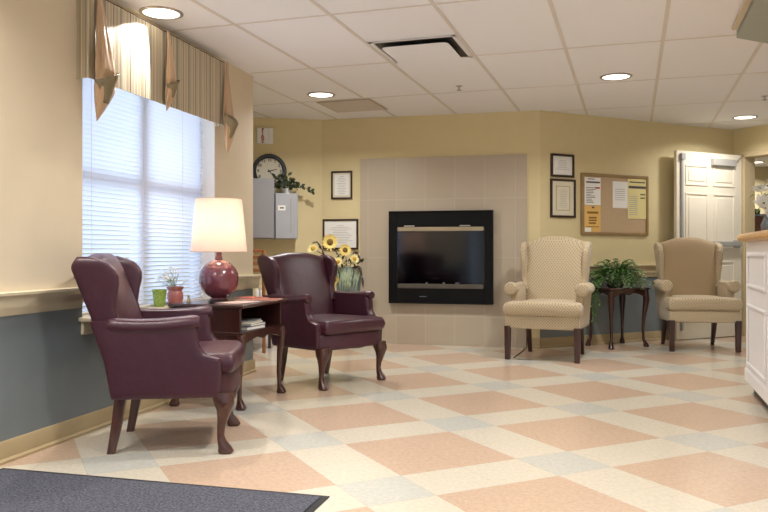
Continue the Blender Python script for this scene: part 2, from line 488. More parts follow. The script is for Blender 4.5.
# left wall with the window
W0 = WLEFT.t(82); W1 = WLEFT.t(215); WZ0 = .60; WZ1 = 2.12
wall_obj('wall_left', WLEFT, 0, WLEFT.L, [M['cream_wall'], M['blue_wall']], .70, .16, [(W0, W1, WZ0, WZ1)])
mb = MB(); mb.prismx(rail_profile(.675, .785, .042), 0, W0 - .015); struct(mb.build('trim_2', M['rail_cream'], loc=WLEFT.o, rz=WLEFT.a))
mb = MB(); mb.prismx(rail_profile(.675, .785, .042), W1 + .015, WLEFT.L + .09); mb.box((WLEFT.L + .001, .0, .70), (WLEFT.L + .09, .16, .785)); struct(mb.build('trim_3', M['rail_cream'], loc=WLEFT.o, rz=WLEFT.a))
BB = [(0, 0), (-.024, 0), (-.024, .012), (-.014, .022), (-.012, .09), (-.006, .1), (0, .1)]
mb = MB(); mb.prismx(BB, 0, WLEFT.L + .012); mb.box((WLEFT.L, 0, 0), (WLEFT.L + .012, .16, .1)); struct(mb.build('baseboard_left', M['trim_tan'], loc=WLEFT.o, rz=WLEFT.a))
# window: frame, sashes, panes, reveal lining, sill
win = bpy.data.objects.new('window_1', None); COL.objects.link(win); win.location = WLEFT.o; win.rotation_euler.z = WLEFT.a; struct(win)
mb = MB()
wm = (W0 + W1)/2; fy0, fy1 = .135, .16
for a, b in ((W0, W0+.05), (wm-.045, wm+.045), (W1-.05, W1)): mb.box((a, fy0, WZ0), (b, fy1+.02, WZ1))
for z0, z1 in ((WZ0, WZ0+.05), (WZ1-.05, WZ1)): mb.box((W0, fy0, z0), (W1, fy1+.02, z1))
zmid = 1.40
for a, b in ((W0+.05, wm-.045), (wm+.045, W1-.05)): mb.box((a, fy0+.003, zmid-.03), (b, fy1+.01, zmid+.03))
mb.build('window_frame', M['white_paint'], win, bevel=.003)
for a, b in ((W0+.05, wm-.045), (wm+.045, W1-.05)):
    for z0, z1 in ((WZ0+.05, zmid-.03), (zmid+.03, WZ1-.05)):
        mb = MB(); mb.box((a, .150, z0), (b, .153, z1)); mb.build('pane', M['pane'], win, smooth=0)
mb = MB(); mb.box((W0-.03, -.075, WZ0), (W1+.02, .132, WZ0+.022)); mb.box((W0-.015, -.02, WZ0-.07), (W1+.01, -.001, WZ0)); mb.build('window_sill', M['rail_cream'], win, bevel=.005)
mb = MB(); mb.box((W0, .001, WZ0+.022), (W0+.006, .134, WZ1)); mb.box((W1-.006, .001, WZ0+.022), (W1, .134, WZ1)); mb.box((W0, .001, WZ1-.006), (W1, .134, WZ1)); mb.build('reveal', M['jamb_white'], win, smooth=0)
# venetian blind
blind = thing('window_blind', 'white horizontal slatted blind hanging in the bright window', 'blind', WLEFT.P((W0+W1)/2, 0, WZ0+.022), WLEFT.a)
bw = (W1-W0)/2 - .012
mb = MB()
z = .03; tilt = math.radians(48)
while z < WZ1 - WZ0 - .07:
    hw = .0155; c, q = math.cos(tilt)*hw, math.sin(tilt)*hw; yc = .10
    mb.add([(-bw, yc-c, z+q), (bw, yc-c, z+q), (bw, yc, z+.0015), (-bw, yc, z+.0015), (bw, yc+c, z-q), (-bw, yc+c, z-q)], [(0,1,2,3), (3,2,4,5)])
    z += .027
mb.build('slats', M['slat'], blind, smooth=60)
mb = MB(); mb.box((-bw, .082, .0), (bw, .118, .014)); mb.build('bottom_rail', M['white_paint'], blind, bevel=.003)
mb = MB(); mb.box((-bw, .078, WZ1-WZ0-.066), (bw, .122, WZ1-WZ0-.03)); mb.build('head_rail', M['white_paint'], blind, bevel=.003)
for xx in (-bw*.75, -bw*.05, bw*.6):
    mb = MB(); mb.tube([(xx, .084, .01), (xx, .084, WZ1-WZ0-.06)], .0012, 6); mb.build('ladder_cord', M['white_paint'], blind)

# alcove wall, fireplace wall, right wall, doorway wall
wall_obj('wall_alcove', WALC, 0, WALC.L, [M['yellow_wall']])
wall_obj('wall_back', WBACK, 0, WBACK.L, [M['yellow_wall']])
wall_obj('wall_right', WRIGHT, 0, WRIGHT.L, [M['yellow_wall'], M['blue_wall']], .75)
OP0 = .13; OP1 = 1.98; OPZ = 2.10
wall_obj('wall_doorway', WDOOR, 0, WDOOR.L, [M['yellow_wall']], None, .14, [(OP0, OP1, 0, OPZ)])
# enclosing walls out of the frame
def plain(name, a, b, m, z1=TOP):
    W = Wall(a, b); mb = MB(); mb.box((0, 0, 0), (W.L, .1, z1)); return struct(mb.build(name, m, loc=W.o, rz=W.a, smooth=0))
plain('wall_alcove_side', (-3.2, 5.9), (-3.2, 7.8), M['yellow_wall'])
plain('wall_alcove_front', (-1.14, 6.29), (-3.2, 6.29), M['yellow_wall'])
e = WDOOR.P(WDOOR.L)
plain('wall_desk_side', (e.x, e.y), (7.2, 5.0), M['yellow_wall'])
plain('wall_far_side', (7.2, 5.0), (7.2, -4.0), M['cream_wall'])
# unseen glazed front behind the camera, added so sky light fills the ceiling
WREAR = Wall((7.2, -4.0), (-3.6, -4.0))
wall_obj('wall_rear', WREAR, 0, WREAR.L, [M['cream_wall']], None, .12, [(1.2, 9.6, .12, 2.25)])
w2 = bpy.data.objects.new('fill_window', None); COL.objects.link(w2); w2.location = WREAR.o; w2.rotation_euler.z = WREAR.a; struct(w2)
mb = MB()
for i in range(8): mb.box((1.2 + i*1.192 - (0 if i == 0 else .05), .03, .12), (1.25 + i*1.192 , .09, 2.25))
mb.box((1.2, .032, .12), (9.6, .088, .2)); mb.box((1.2, .032, 2.17), (9.6, .088, 2.25)); mb.build('window_frame', M['grey_metal'], w2)
mb = MB(); mb.box((1.25, .058, .2), (9.55, .062, 2.17)); mb.build('pane', M['pane'], w2, smooth=0)
plain('wall_office_back', (3.0, 12.9), (9.0, 12.9), M['yellow_wall'])
plain('wall_office_left', (3.2, 8.75), (3.2, 12.9), M['yellow_wall'])
plain('wall_office_right', (8.9, 12.9), (8.9, 4.9), M['yellow_wall'])
# trims right wall
LT0, LT1 = .012, WRIGHT.t(676, .12)
mb = MB(); mb.prismx(rail_profile(.70, .835, .04), .0, LT1); struct(mb.build('trim_4', M['rail_beige'], loc=WRIGHT.o, rz=WRIGHT.a))
mb = MB(); mb.prismx(BB, 0, WRIGHT.L - .03); struct(mb.build('baseboard_right', M['trim_tan'], loc=WRIGHT.o, rz=WRIGHT.a))
# surround of tiles
ts0, ts1 = WBACK.t(360, .02), WBACK.t(527, .02)
SZ = EYE + (HZ - 157)/F*8.03
sur = thing('fireplace_surround', 'beige tiled panel around the black fireplace on the yellow wall', 'fireplace surround', WBACK.P(ts0), WBACK.a)
bt0 = WBACK.t(389.4, .05) - ts0; bt1 = WBACK.t(493.2, .05) - ts0
bz0 = EYE + (HZ-303.8)/F*7.97; bz1 = EYE + (HZ-210.8)/F*7.97
mb = MB(); sw = ts1 - ts0; i0, i1, j0, j1 = bt0+.03, bt1-.03, bz0+.03, bz1-.03
mb.box((0, -.015, 0), (i0, -.0005, SZ)); mb.box((i1, -.015, 0), (sw, -.0005, SZ)); mb.box((i0, -.015, 0), (i1, -.0005, j0)); mb.box((i0, -.015, j1), (i1, -.0005, SZ))
mb.build('tile_panel', M['tile'], sur, smooth=0)
mb = MB(); mb.prismx(BB, .0, ts0); struct(mb.build('baseboard_back', M['trim_tan'], loc=WBACK.o, rz=WBACK.a))
mb = MB(); mb.prismx(BB, ts1, WBACK.L); struct(mb.build('baseboard_back_right', M['trim_tan'], loc=WBACK.o, rz=WBACK.a))
mb = MB(); mb.prismx(BB, 0, WALC.L); struct(mb.build('baseboard_alcove', M['trim_tan'], loc=WALC.o, rz=WALC.a))

# fireplace insert
fw = bt1 - bt0; fh = bz1 - bz0
fp = thing('fireplace', 'black gas fireplace with glass front set in beige tiles', 'fireplace', WBACK.P(ts0 + bt0, 0, bz0), WBACK.a)
mb = MB(); yf = -.075; b = .085
mb.box((0, yf, 0), (b, -.016, fh)); mb.box((fw-b, yf, 0), (fw, -.016, fh)); mb.box((b, yf, fh-.188), (fw-b, -.016, fh)); mb.box((b, yf, 0), (fw-b, -.016, .194))
for (a0, a1, c0, c1) in ((.0, fw, 0, .012), (0, fw, fh-.012, fh), (0, .012, 0, fh), (fw-.012, fw, 0, fh)): mb.box((a0, yf-.012, c0), (a1, yf, c1))
mb.build('surround_frame', M['black_metal'], fp, bevel=.003)
gz0, gz1 = .194, fh-.188
mb = MB(); mb.box((b, yf+.004, gz1-.005), (fw-b, yf+.022, gz1+.0)); mb.box((b+.01, yf-.010, gz1-.022), (fw-b-.01, yf-.001, gz1+.02)); mb.build('top_trim', M['brass'], fp, bevel=.003)
mb = MB(); mb.box((b+.01, yf-.008, gz0-.035), (fw-b-.01, yf-.001, gz0+.012)); mb.build('bottom_trim', mat('pewter', (98, 92, 84), .4, metal=.5, var=.1), fp, bevel=.003)
for xx in (.165, fw-.34):
    mb = MB(); mb.box((xx, yf-.012, gz1+.026), (xx+.11, yf-.001, gz1+.037)); mb.build('latch', M['steel'], fp, bevel=.003)
mb = MB(); mb.box((b, yf+.012, gz0), (fw-b, yf+.016, gz1)); mb.build('glass', M['fire_glass'], fp, smooth=0)
# recessed fire box is shallow and stays in front of the wall
mb = MB(); mb.box((b+.001, -.022, gz0), (fw-b-.001, -.0165, gz1)); mb.build('firebox', M['firebox'], fp, smooth=0)
mb = MB()
for (x0, z0, x1, z1, r) in ((.26, .25, .72, .27, .016), (.30, .285, .55, .33, .014), (.72, .28, .50, .345, .014), (.42, .31, .80, .315, .013), (.22, .2, .85, .2, .012)):
    pts = [(x0+(x1-x0)*k/6 + .004*math.sin(k*2), -.042 + .004*math.sin(k*1.7), z0+(z1-z0)*k/6 + .006*math.sin(k*3)) for k in range(7)]
    mb.tube(pts, [r*(1+.15*math.sin(k*2.2)) for k in range(7)], 10)
mb.build('logs', M['log'], fp)
for xx in (.40, .58, .71, .83 - .1):
    mb = MB(); mb.lathe([(.002, gz0+.012), (.016, gz0+.014), (.02, gz0+.022), (.012, gz0+.03), (.001, gz0+.032)], xx, -.045, 10); mb.build('ember', M['petal_white'], fp)
add = MB(); add.box((.33, yf-.0125, .07), (.40, yf-.0005, .078)); add.build('maker_plate', M['book_blue'], fp)

# pale soffit over the reception desk
C = Vector((2.28, 4.98)); rr = GX
u45 = Vector((.896, .444))
mb = MB(); pts = [C, C + u45*2.6, C + u45*2.6 - GL*5, C - GL*7]
mb.prismz([tuple(p) for p in [pts[0], pts[3], pts[3] + GX*2.2, pts[1] - GL*.3, pts[1]]], TOP-.046, TOP-.0005)
struct(mb.build('trim_5', M['soffit'], smooth=0))
mb = MB(); n = -GX
q0 = C + n*.004 - GL*.10; q1 = C + n*.004 - GL*7
mb.prismz([tuple(q0), tuple(q1), tuple(q1 + n*.035), tuple(q0 + n*.035)], TOP-.02, TOP-.0045)
struct(mb.build('trim_6', M['rail_cream'], smooth=0))

# ------------------------------------------------------------------ downlights, ceiling fittings
def downlight(x, y, label, power, spot=None):
    t = thing('recessed_downlight', label, 'ceiling light', (x, y, TOP), 0, 'recessed round ceiling downlights')
    mb = MB(); mb.lathe([(.128, -.0002), (.128, -.005), (.122, -.009), (.108, -.009), (.106, -.004), (.106, -.0002)], 0, 0, 40, caps=False); mb.build('trim_ring', M['trim_ring'], t)
    mb = MB(); mb.lathe([(.105, -.001), (.105, -.004), (.06, -.006), (.001, -.0065)], 0, 0, 32); mb.build('lens', M['lens'], t)
    if spot is not None:
        L = bpy.data.lights.new('downlight_lamp', 'SPOT'); L.energy = power; L.color = (1, .94, .86); L.spot_size = math.radians(spot[0]); L.spot_blend = .18; L.shadow_soft_size = .012
        lo = bpy.data.objects.new('downlight_lamp', L); COL.objects.link(lo); lo.parent = t; lo.location = (0, 0, -.012)
        lo.rotation_euler = Vector(spot[1]).to_track_quat('-Z', 'Y').to_euler(); return t
    L = bpy.data.lights.new('downlight_lamp', 'AREA'); L.shape = 'DISK'; L.size = .2; L.energy = power; L.color = (1, .972, .945); L.spread = math.radians(150)
    lo = bpy.data.objects.new('downlight_lamp', L); COL.objects.link(lo); lo.parent = t; lo.location = (0, 0, -.012)
    return t
DLP = 26
downlight(-1.33, 4.60, 'round ceiling downlight above the striped window valance', 75, (72, tuple(-WLEFT.d*.62 + Vector((0, 0, -1)))))
downlight(-.572, 6.99, 'round ceiling downlight in front of the clock alcove', DLP)
downlight(1.889, 6.27, 'round ceiling downlight above the left patterned armchair', DLP)
downlight(3.823, 8.155, 'small round ceiling downlight by the white door', DLP*.6)
downlight(5.92, 12.25, 'farthest ceiling downlight, seen through the doorway', DLP)
for (x, y) in ((.3, 3.9), (-1.6, 2.6), (.6, 2.2), (-2.1, .2), (.3, .0), (2.6, 1.0), (4.4, 5.6), (3.9, 2.8), (-1.2, -2.2), (2.4, -2.2), (5.2, .2)):
    downlight(x, y, 'round ceiling downlight outside the frame, lighting the lobby', DLP*1.0)

# adjustable spot that throws the scallop on the valance
def sprinkler(x, y, label):
    t = thing('fire_sprinkler', label, 'sprinkler', (x, y, TOP), 0, 'ceiling fire sprinklers')
    mb = MB(); mb.lathe([(.03, -.0002), (.03, -.004), (.012, -.008), (.008, -.02), (.006, -.03), (.001, -.031)], 0, 0, 16); mb.build('body', M['steel'], t)
    mb = MB(); mb.lathe([(.001, -.036), (.022, -.036), (.022, -.039), (.001, -.039)], 0, 0, 16); mb.tube([(0, 0, -.028), (0, 0, -.037)], .003, 6); mb.build('deflector', M['book_grey'], t)
sprinkler(.646, 6.63, 'small ceiling sprinkler left of the centre, before the fireplace')
sprinkler(3.49, 7.06, 'small ceiling sprinkler at the right edge of the ceiling')

# supply diffuser in one grid tile
def tile_center(k, j): return gp(GRID0 + (k+.5)*GS, GY0 + (j+.5)*GYS)
def cg(px, py):   # point on the ceiling
    y = H*F/(HZ-py); return Vector(((px-384)/F*y, y))
dq = (cg(370, 43) + cg(471.7, 55.8))/2
dfa = thing('air_diffuser', 'square white supply air diffuser with dark slots in the ceiling', 'vent', (dq.x, dq.y, TOP), -LA)
mb = MB(); h2 = .305
mb.box((-h2, -h2, -.006), (h2, -h2+.03, -.0045)); mb.box((-h2, h2-.03, -.006), (h2, h2, -.0045)); mb.box((-h2, -h2, -.006), (-h2+.03, h2, -.0045)); mb.box((h2-.03, -h2, -.006), (h2, h2, -.0045))
mb.build('diffuser_frame', M['white_paint'], dfa)
mb = MB(); mb.box((-h2+.031, -h2+.031, -.003), (h2-.031, h2-.031, -.001)); mb.build('slot_back', M['black'], dfa, smooth=0)
mb = MB(); mb.column([(0, 0, -.022, .225, .225), (0, 0, -.026, .235, .235), (0, 0, -.030, .235, .235)], 48, 14); mb.column([(0, 0, -.004, .05, .05), (0, 0, -.022, .05, .05)], 12, 4); mb.build('diffuser_plate', M['ceiling'], dfa)
# flat return grille panel near the alcove
dq = (cg(313, 102) + cg(385, 110))/2; dq = (cg(320, 101) + cg(355, 97) + cg(385, 110) + cg(350, 112))/4
rg = thing('return_air_grille', 'tan perforated return air panel in the ceiling beside the alcove downlight', 'vent', (dq.x, dq.y, TOP), -LA)
mb = MB(); mb.box((-.27, -.28, -.010), (.27, .28, -.0045)); mb.build('panel', mat('grille_tan', (186, 168, 140), .7, var=.04), rg, bevel=.002)
mb = MB()
for i in range(18): mb.box((-.25, -.26+i*.03, -.013), (.25, -.26+i*.03+.012, -.010))
mb.build('fins', M['tbar'], rg, smooth=0)

# ------------------------------------------------------------------ valance
VD = .07
va0 = WLEFT.t(88, VD); va1 = WLEFT.t(224, VD)
vz0, vz1 = 1.885, 2.345
val = thing('window_valance', 'striped fabric window valance with three satin tails', 'valance', WLEFT.P(va0, 0, vz0), WLEFT.a)
vL = va1 - va0; vh = vz1 - vz0
mb = MB()
path = [(0, -.001)] + [(0, -VD*k/4) for k in range(1, 4)] + [(vL*k/60, -VD - .002*math.sin(k*1.3) - .001*math.sin(k*.6)) for k in range(61)] + [(vL, -VD*k/4) for k in (3, 2, 1)] + [(vL, -.001)]
rows = []
for j in range(7):
    zz = vh*j/6
    rows.append([(x, y, zz) for x, y in path])
mb.loft(rows, caps=False, closed=False)
mb.build('striped_panel', M['stripe'], val, solid=.006, smooth=0)
mb = MB(); mb.box((.004, -VD+.004, vh-.012), (vL-.004, -.001, vh-.002)); mb.build('mount_board', M['rail_cream'], val)
mb = MB(); mb.tube([(x, y-.002 if y < -.05 else y, vh-.002) for x, y in path], .003, 6); mb.build('cording', M['leaf_brown'], val)
def jabot(cx, length, r0, turn=0, side=1):
    # a pleated satin tail: gathered at the top, widening to a knot, then a pointed end with its lining turned out
    mb = MB(); n = 40; rings = []
    for j in range(33):
        t = j/32; z = vh + .002 - t*length
        if t < .62: r = .22*r0 + .80*r0*(t/.62)**1.1
        elif t < .72: r = r0*(1.02 - .22*math.sin((t-.62)/.10*PI))
        else: r = r0*1.02*(1 - ((t-.72)/.28)**1.25) + .003
        off = side*.012*math.sin(t*3.2) - side*.012*max(0, t-.72)/.28
        ring = []
        for k in range(n):
            a = 2*PI*k/n; fold = 1 + .10*math.sin(6*a + turn + 2.5*t) + .07*math.sin(9*a - turn - 4*t)
            ring.append((cx + r*fold*math.cos(a) + off, -VD - .012 - .42*r + .42*r*fold*math.sin(a), z))
        rings.append(ring)
    mb.loft(rings); mb.build('satin_tail', M['satin'], val, smooth=75)
    mb = MB(); z0 = vh - length*.67; cup = []; yc = -VD - .018 - .84*r0
    for j in range(7):
        t = j/6; ring = []
        for k in range(25):
            a = PI*(1.02 + .96*k/24)
            r = r0*(1.22 - .95*t)
            ring.append((cx + side*.010 + r*math.cos(a)*(1 - .1*t), yc + .55*r0 + r*.75*math.sin(a) - .004*t, z0 + .02 - t*r0*1.9 + .5*r0*math.cos(a)*side*(1-t)))
        cup.append(ring)
    mb.loft(cup, caps=False, closed=False); mb.build('tail_lining', M['satin_back'], val, solid=.003, smooth=75)
t108 = WLEFT.t(98, VD) - va0
jabot(t108 - .015, .68, .078, turn=.4, side=1)
jabot(WLEFT.t(170, VD+.03) - va0, .50, .052, turn=1.7, side=1)
jabot(vL + .012, .66, .068, turn=2.6, side=-1)

# ------------------------------------------------------------------ wall things
def framed(name, W, px0, px1, py0, py1, label, mt, style):
    off = .02; a, b = W.t(px0, off), W.t(px1, off); z0, z1 = W.z((px0+px1)/2, py1, off), W.z((px0+px1)/2, py0, off)
    w, h = b-a, z1-z0
    t = thing(name, label, 'picture frame', W.P((a+b)/2, 0, z0), W.a)
    mb = MB(); k = style.get('border', .022)
    for (x0, x1, c0, c1) in ((-w/2, -w/2+k, 0, h), (w/2-k, w/2, 0, h), (-w/2+k, w/2-k, 0, k), (-w/2+k, w/2-k, h-k, h)): mb.box((x0, -.022, c0), (x1, -.001, c1))
    mb.build('frame', M['frame_brown'], t, bevel=.003)
    mb = MB(); mb.box((-w/2+k, -.010, k), (w/2-k, -.002, h-k)); mb.build('mat_board', mt, t, smooth=0)
    kk = k + style.get('inset', .03)
    mb = MB(); mb.box((-w/2+kk, -.0125, kk), (w/2-kk, -.0105, h-kk)); mb.build('certificate', M['paper_cream'] if style.get('cream') else M['paper'], t, smooth=0)
    mb = MB(); rw = w/2-kk-.012; zz = h-kk-.02; i = 0
    while zz > kk + .02:
        ww = rw*(.5 + .5*random.random())*(.5 if i == 0 else 1); mb.box((-ww, -.0135, zz-.004), (ww, -.0126, zz)); zz -= style.get('pitch', .018); i += 1
    mb.build('print', M['ink_grey'], t, smooth=0)
    if style.get('ring'):
        mb = MB(); e = kk - .012
        for (x0, x1, c0, c1) in ((-w/2+e, -w/2+e+.004, e, h-e), (w/2-e-.004, w/2-e, e, h-e), (-w/2+e, w/2-e, e, e+.004), (-w/2+e, w/2-e, h-e-.004, h-e)): mb.box((x0, -.0125, c0), (x1, -.0105, c1))
        mb.build('gilt_line', M['ink_gold'], t, smooth=0)
framed('picture_frame', WBACK, 331, 352, 171, 199, 'small dark framed certificate left of the fireplace, the upper one', M['paper_cream'], dict(border=.018, inset=.02))
framed('picture_frame', WBACK, 322.5, 358, 219, 249.5, 'wide dark framed document above the sunflowers', M['paper'], dict(border=.02, inset=.03))
framed('picture_frame', WRIGHT, 551.5, 574.5, 154, 177, 'small dark framed notice above the taller frame near the notice board', M['paper'], dict(border=.022, inset=.022))
framed('picture_frame', WRIGHT, 551, 576, 179, 217.5, 'tall dark framed certificate with gold line left of notice board', M['paper_cream'], dict(border=.022, inset=.062, cream=True, ring=True))

# notice board
off = .02; a, b_ = WRIGHT.t(581.5, off), WRIGHT.t(648.5, off)
nz0 = EYE + (HZ-235)/F*8.19; nz1 = EYE + (HZ-174.5)/F*8.19
nb = thing('notice_board', 'wood framed cork notice board above the potted fern', 'notice board', WRIGHT.P((a+b_)/2, 0, nz0), WRIGHT.a)
w, h = b_-a, nz1-nz0
mb = MB(); k = .03
for (x0, x1, c0, c1) in ((-w/2, -w/2+k, 0, h), (w/2-k, w/2, 0, h), (-w/2+k, w/2-k, 0, k), (-w/2+k, w/2-k, h-k, h)): mb.box((x0, -.024, c0), (x1, -.001, c1))
mb.build('frame', M['board_frame'], nb, bevel=.004)
mb = MB(); mb.box((-w/2+k, -.012, k), (w/2-k, -.002, h-k)); mb.build('cork_panel', M['cork'], nb, smooth=0)
def pin(name, label, x0, x1, c0, c1, m, lines, depth=.0135):
    t = thing(name, label, 'notice', WRIGHT.P((a+b_)/2 + (x0+x1)/2, .0, nz0 + c0), WRIGHT.a)
    W = x1-x0; Hh = c1-c0
    mb = MB(); mb.box((-W/2, -depth-.001, 0), (W/2, -depth, Hh)); mb.build('sheet', m, t, smooth=0)
    for (mm, items) in lines:
        mb = MB()
        for (l0, l1, q0, q1) in items: mb.box((-W/2+W*l0, -depth-.002, Hh*q0), (-W/2+W*l1, -depth-.0011, Hh*q1))
        mb.build('print', mm, t, smooth=0)
X = lambda px: WRIGHT.t(px, off) - (a+b_)/2
Z = lambda px, py: WRIGHT.z(px, py, off) - nz0
pin('notice_sheet', 'white printed notice at the top left of the cork board', X(585), X(601), Z(593, 205), Z(593, 177.5), M['paper'],
    [(M['ink'], [(.1, .95, .80, .86), (.2, .6, .93, .96)] + [(.1, .1+.45*random.random()+.2, .08+.06*i, .10+.06*i) for i in range(10)]), (M['ink_red'], [(.65, .95, .60, .66)])])
pin('notice_sheet', 'orange tan flyer at the lower left of the cork board', X(585), X(601), Z(593, 232.5), Z(593, 205.5), M['paper_tan'],
    [(M['ink_gold'], [(.15, .85, .70, .78), (.25, .75, .52, .58), (.25, .75, .42, .48), (.25, .7, .32, .38), (.1, .9, .2, .23)]), (M['paper'], [(.02, .4, .02, .18)]), (M['ink'], [(.45, .6, .9, .96)])])
pin('notice_sheet', 'plain white sheet pinned right of centre on the cork board', X(613), X(628.5), Z(620, 208), Z(620, 181.5), M['paper'], [(M['ink_grey'], [(.15, .8, .3+.08*i, .32+.08*i) for i in range(6)])])
pin('notice_sheet', 'yellow printed sheet at the top right of the cork board', X(628), X(647), Z(638, 219), Z(638, 179), M['paper_yellow'],
    [(M['ink'], [(.05, .95, .76, .82), (.1, .9, .90, .93), (.66, .92, .6, .63), (.66, .9, .51, .54)]), (M['ink_grey'], [(.08, .5, .1+.05*i, .115+.05*i) for i in range(10)])], .0150)

# wall clock on the alcove wall
cp = WALC.P(WALC.t(269.5, .03), 0, WALC.z(269.5, 171, .03))
ck = thing('wall_clock', 'round black rimmed wall clock above the grey wall cabinets', 'clock', cp, WALC.a)
R = .183
def disc_prof(mb, prof, n=48, mi=0):   # prof (r, y) about local Y axis
    mb.loft([[(r*math.cos(2*PI*k/n), y, r*math.sin(2*PI*k/n)) for k in range(n)] for r, y in prof], mi)
mb = MB(); n = 48
mb.loft([[(r*math.cos(2*PI*k/n), y, r*math.sin(2*PI*k/n)) for k in range(n)] for r, y in ((R, -.001), (R, -.025), (R-.008, -.034), (R-.034, -.034), (R-.044, -.024), (R-.044, -.01))], caps=False)
mb.build('rim', M['black'], ck)
mb = MB(); disc_prof(mb, [(R-.028, -.002), (R-.028, -.012)]); mb.build('face', M['clock_face'], ck)
for i in range(12):
    mb = MB(); an = PI/2 - (i+1)*PI/6; vs, fs = text_mesh(str(i+1), .042, .0006)
    mb.add([((R-.064)*math.cos(an) + v.x, -.0130 - v.z, (R-.064)*math.sin(an) + v.y) for v in vs], fs)
    mb.build('numeral', M['ink'], ck, smooth=0)
for (an, L, wd, nm) in ((15, .085, .007, 'hour_hand'), (-52, .11, .005, 'minute_hand')):
    an = math.radians(an); d = Vector((math.cos(an), 0, math.sin(an))); s_ = Vector((-d.z, 0, d.x))
    mb = MB(); p0 = -d*.02; p1 = d*L; y = Vector((0, -.0155 - (.002 if nm[0] == 'm' else 0), 0))
    vs = [p0 - s_*wd + y, p1 - s_*wd*.4 + y, p1 + s_*wd*.4 + y, p0 + s_*wd + y]; mb.add(vs + [v - Vector((0, .0015, 0)) for v in vs], [(0, 3, 2, 1), (4, 5, 6, 7), (0, 1, 5, 4), (1, 2, 6, 5), (2, 3, 7, 6), (3, 0, 4, 7)])
    mb.build(nm, M['black'], ck, smooth=0)

# fire alarm strobe
cp = WALC.P(WALC.t(265, .02), 0, WALC.z(265, 144, .02))
fa = thing('fire_alarm', 'white fire alarm strobe with red lettering above the clock', 'fire alarm', cp, WALC.a)
mb = MB(); mb.box((-.085, -.035, 0), (.085, -.001, .17)); mb.build('housing', M['plastic_white'], fa, bevel=.006)
mb = MB(); mb.box((.035, -.050, .02), (.07, -.035, .15)); mb.build('strobe_lens', M['plastic_white'], fa, bevel=.006)
mb = MB()
for i, ch in enumerate('FIRE'): add_text(mb, ch, .056, -.025, -.036, .142 - i*.038)
mb.build('lettering', M['ink_red'], fa, smooth=0)

# grey metal wall cabinets
def wallcab(px0, px1, py0, py1, depth, label, m, seam):
    off = depth; a, b = WALC.t(px0, off), WALC.t(px1, off); z0, z1 = WALC.z((px0+px1)/2, py1, off), WALC.z((px0+px1)/2, py0, off)
    t = thing('wall_cabinet', label, 'cabinet', WALC.P((a+b)/2, 0, z0), WALC.a); w = b-a; h = z1-z0
    mb = MB(); mb.box((-w/2, -depth+.02, 0), (w/2, -.001, h)); mb.build('body', m, t, bevel=.004)
    mb = MB(); mb.box((-w/2+.004, -depth, .006), (w/2-.004, -depth+.019, h-.006)); d = mb.build('door', m, t, bevel=.004)
    if seam:
        mb = MB(); mb.box((w*.18, -depth-.003, h*.12), (w*.18+.004, -depth-.0002, h*.88)); mb.build('door_pull', M['grey_dark'], d)
        mb = MB(); mb.box((-w*.38, -depth-.002, h*.62), (-w*.05, -depth-.0003, h*.73)); mb.build('name_label', M['paper'], d, smooth=0)
        mb = MB(); mb.box((-w*.30, -depth-.003, h*.66), (-w*.12, -depth-.0021, h*.69)); mb.build('label_print', M['ink'], d, smooth=0)
    return t, z1
t1, zc1 = wallcab(236, 274.6, 178, 238.5, .34, 'taller plain grey metal wall cabinet below the clock', M['grey_dark'], False)
t2, zc2 = wallcab(275.2, 298, 193, 239, .24, 'lower pale grey wall cabinet with a white label under the trailing plant', M['grey_metal'], True)

# generic leaf clouds ------------------------------------------------
def rnd(a, b): return a + (b-a)*random.random()
# plant on the cabinet
cp = WALC.P(WALC.t(286, .12), .12, zc2 + .001)
pl = thing('trailing_plant', 'small dark leafy plant trailing from the top of grey cabinet', 'plant', cp, WALC.a)
mb = MB(); mb.lathe([(.035, 0), (.05, .05), (.052, .055), (.044, .055), (.03, .05)], 0, 0, 18); mb.build('pot', M['plastic_white'], pl)
mb = MB()
for i in range(80):
    an = rnd(0, 2*PI); el = rnd(.0, 1.3); r = rnd(.04, .15); c = Vector((r*math.cos(an)*math.cos(el)*1.2, -abs(r*math.sin(an)*math.cos(el)), .06 + r*math.sin(el)))
    d = Vector((rnd(-1, 1), rnd(-1, .2), rnd(-.5, .7))).normalized()
    mb.leaf(c, c + d*rnd(.04, .06), rnd(.014, .022), up=Vector((rnd(-.5, .5), -1, rnd(-.3, .8))))
mb.tube([(0, 0, .06), (.1, -.05, .10), (.2, -.06, .06), (.26, -.06, .03)], .003, 6)
for p in ((.10, -.05, .10), (.16, -.055, .08), (.22, -.06, .05), (.26, -.06, .03)):
    for s_ in (-1, 1): mb.leaf(p, (p[0]+.035, p[1]-.01*s_, p[2] + .03*s_ - .01), .017, up=Vector((0, -1, 0)))
mb.build('foliage', M['leaf_dark'], pl, smooth=60)

# ------------------------------------------------------------------ door leaf opened against the right wall, frame of the doorway
hp = WDOOR.P(OP0 - .005, .035)
dl = bpy.data.objects.new('door_1', None); COL.objects.link(dl)
DW = 1.03; DH = 2.075
dl.location = (hp.x - WRIGHT.d.x*DW, hp.y - WRIGHT.d.y*DW, .008); dl.rotation_euler.z = WRIGHT.a; struct(dl)
mb = MB(); mb.box((0, -.02, 0), (DW, .02, DH)); mb.build('door_leaf', M['door_white'], dl, bevel=.002)
mb = MB()
def panel(x0, x1, z0, z1):
    k = .022
    for (a, b, c, d) in ((x0, x1, z0, z0+k), (x0, x1, z1-k, z1), (x0, x0+k, z0+k, z1-k), (x1-k, x1, z0+k, z1-k)): mb.box((a, -.028, c), (b, -.020, d))
    mb.box((x0+.05, -.026, z0+.05), (x1-.05, -.020, z1-.05))
for x0, x1 in ((.13, .48), (.56, .91)):
    panel(x0, x1, 1.70, 1.93); panel(x0, x1, .98, 1.62); panel(x0, x1, .2, .86)
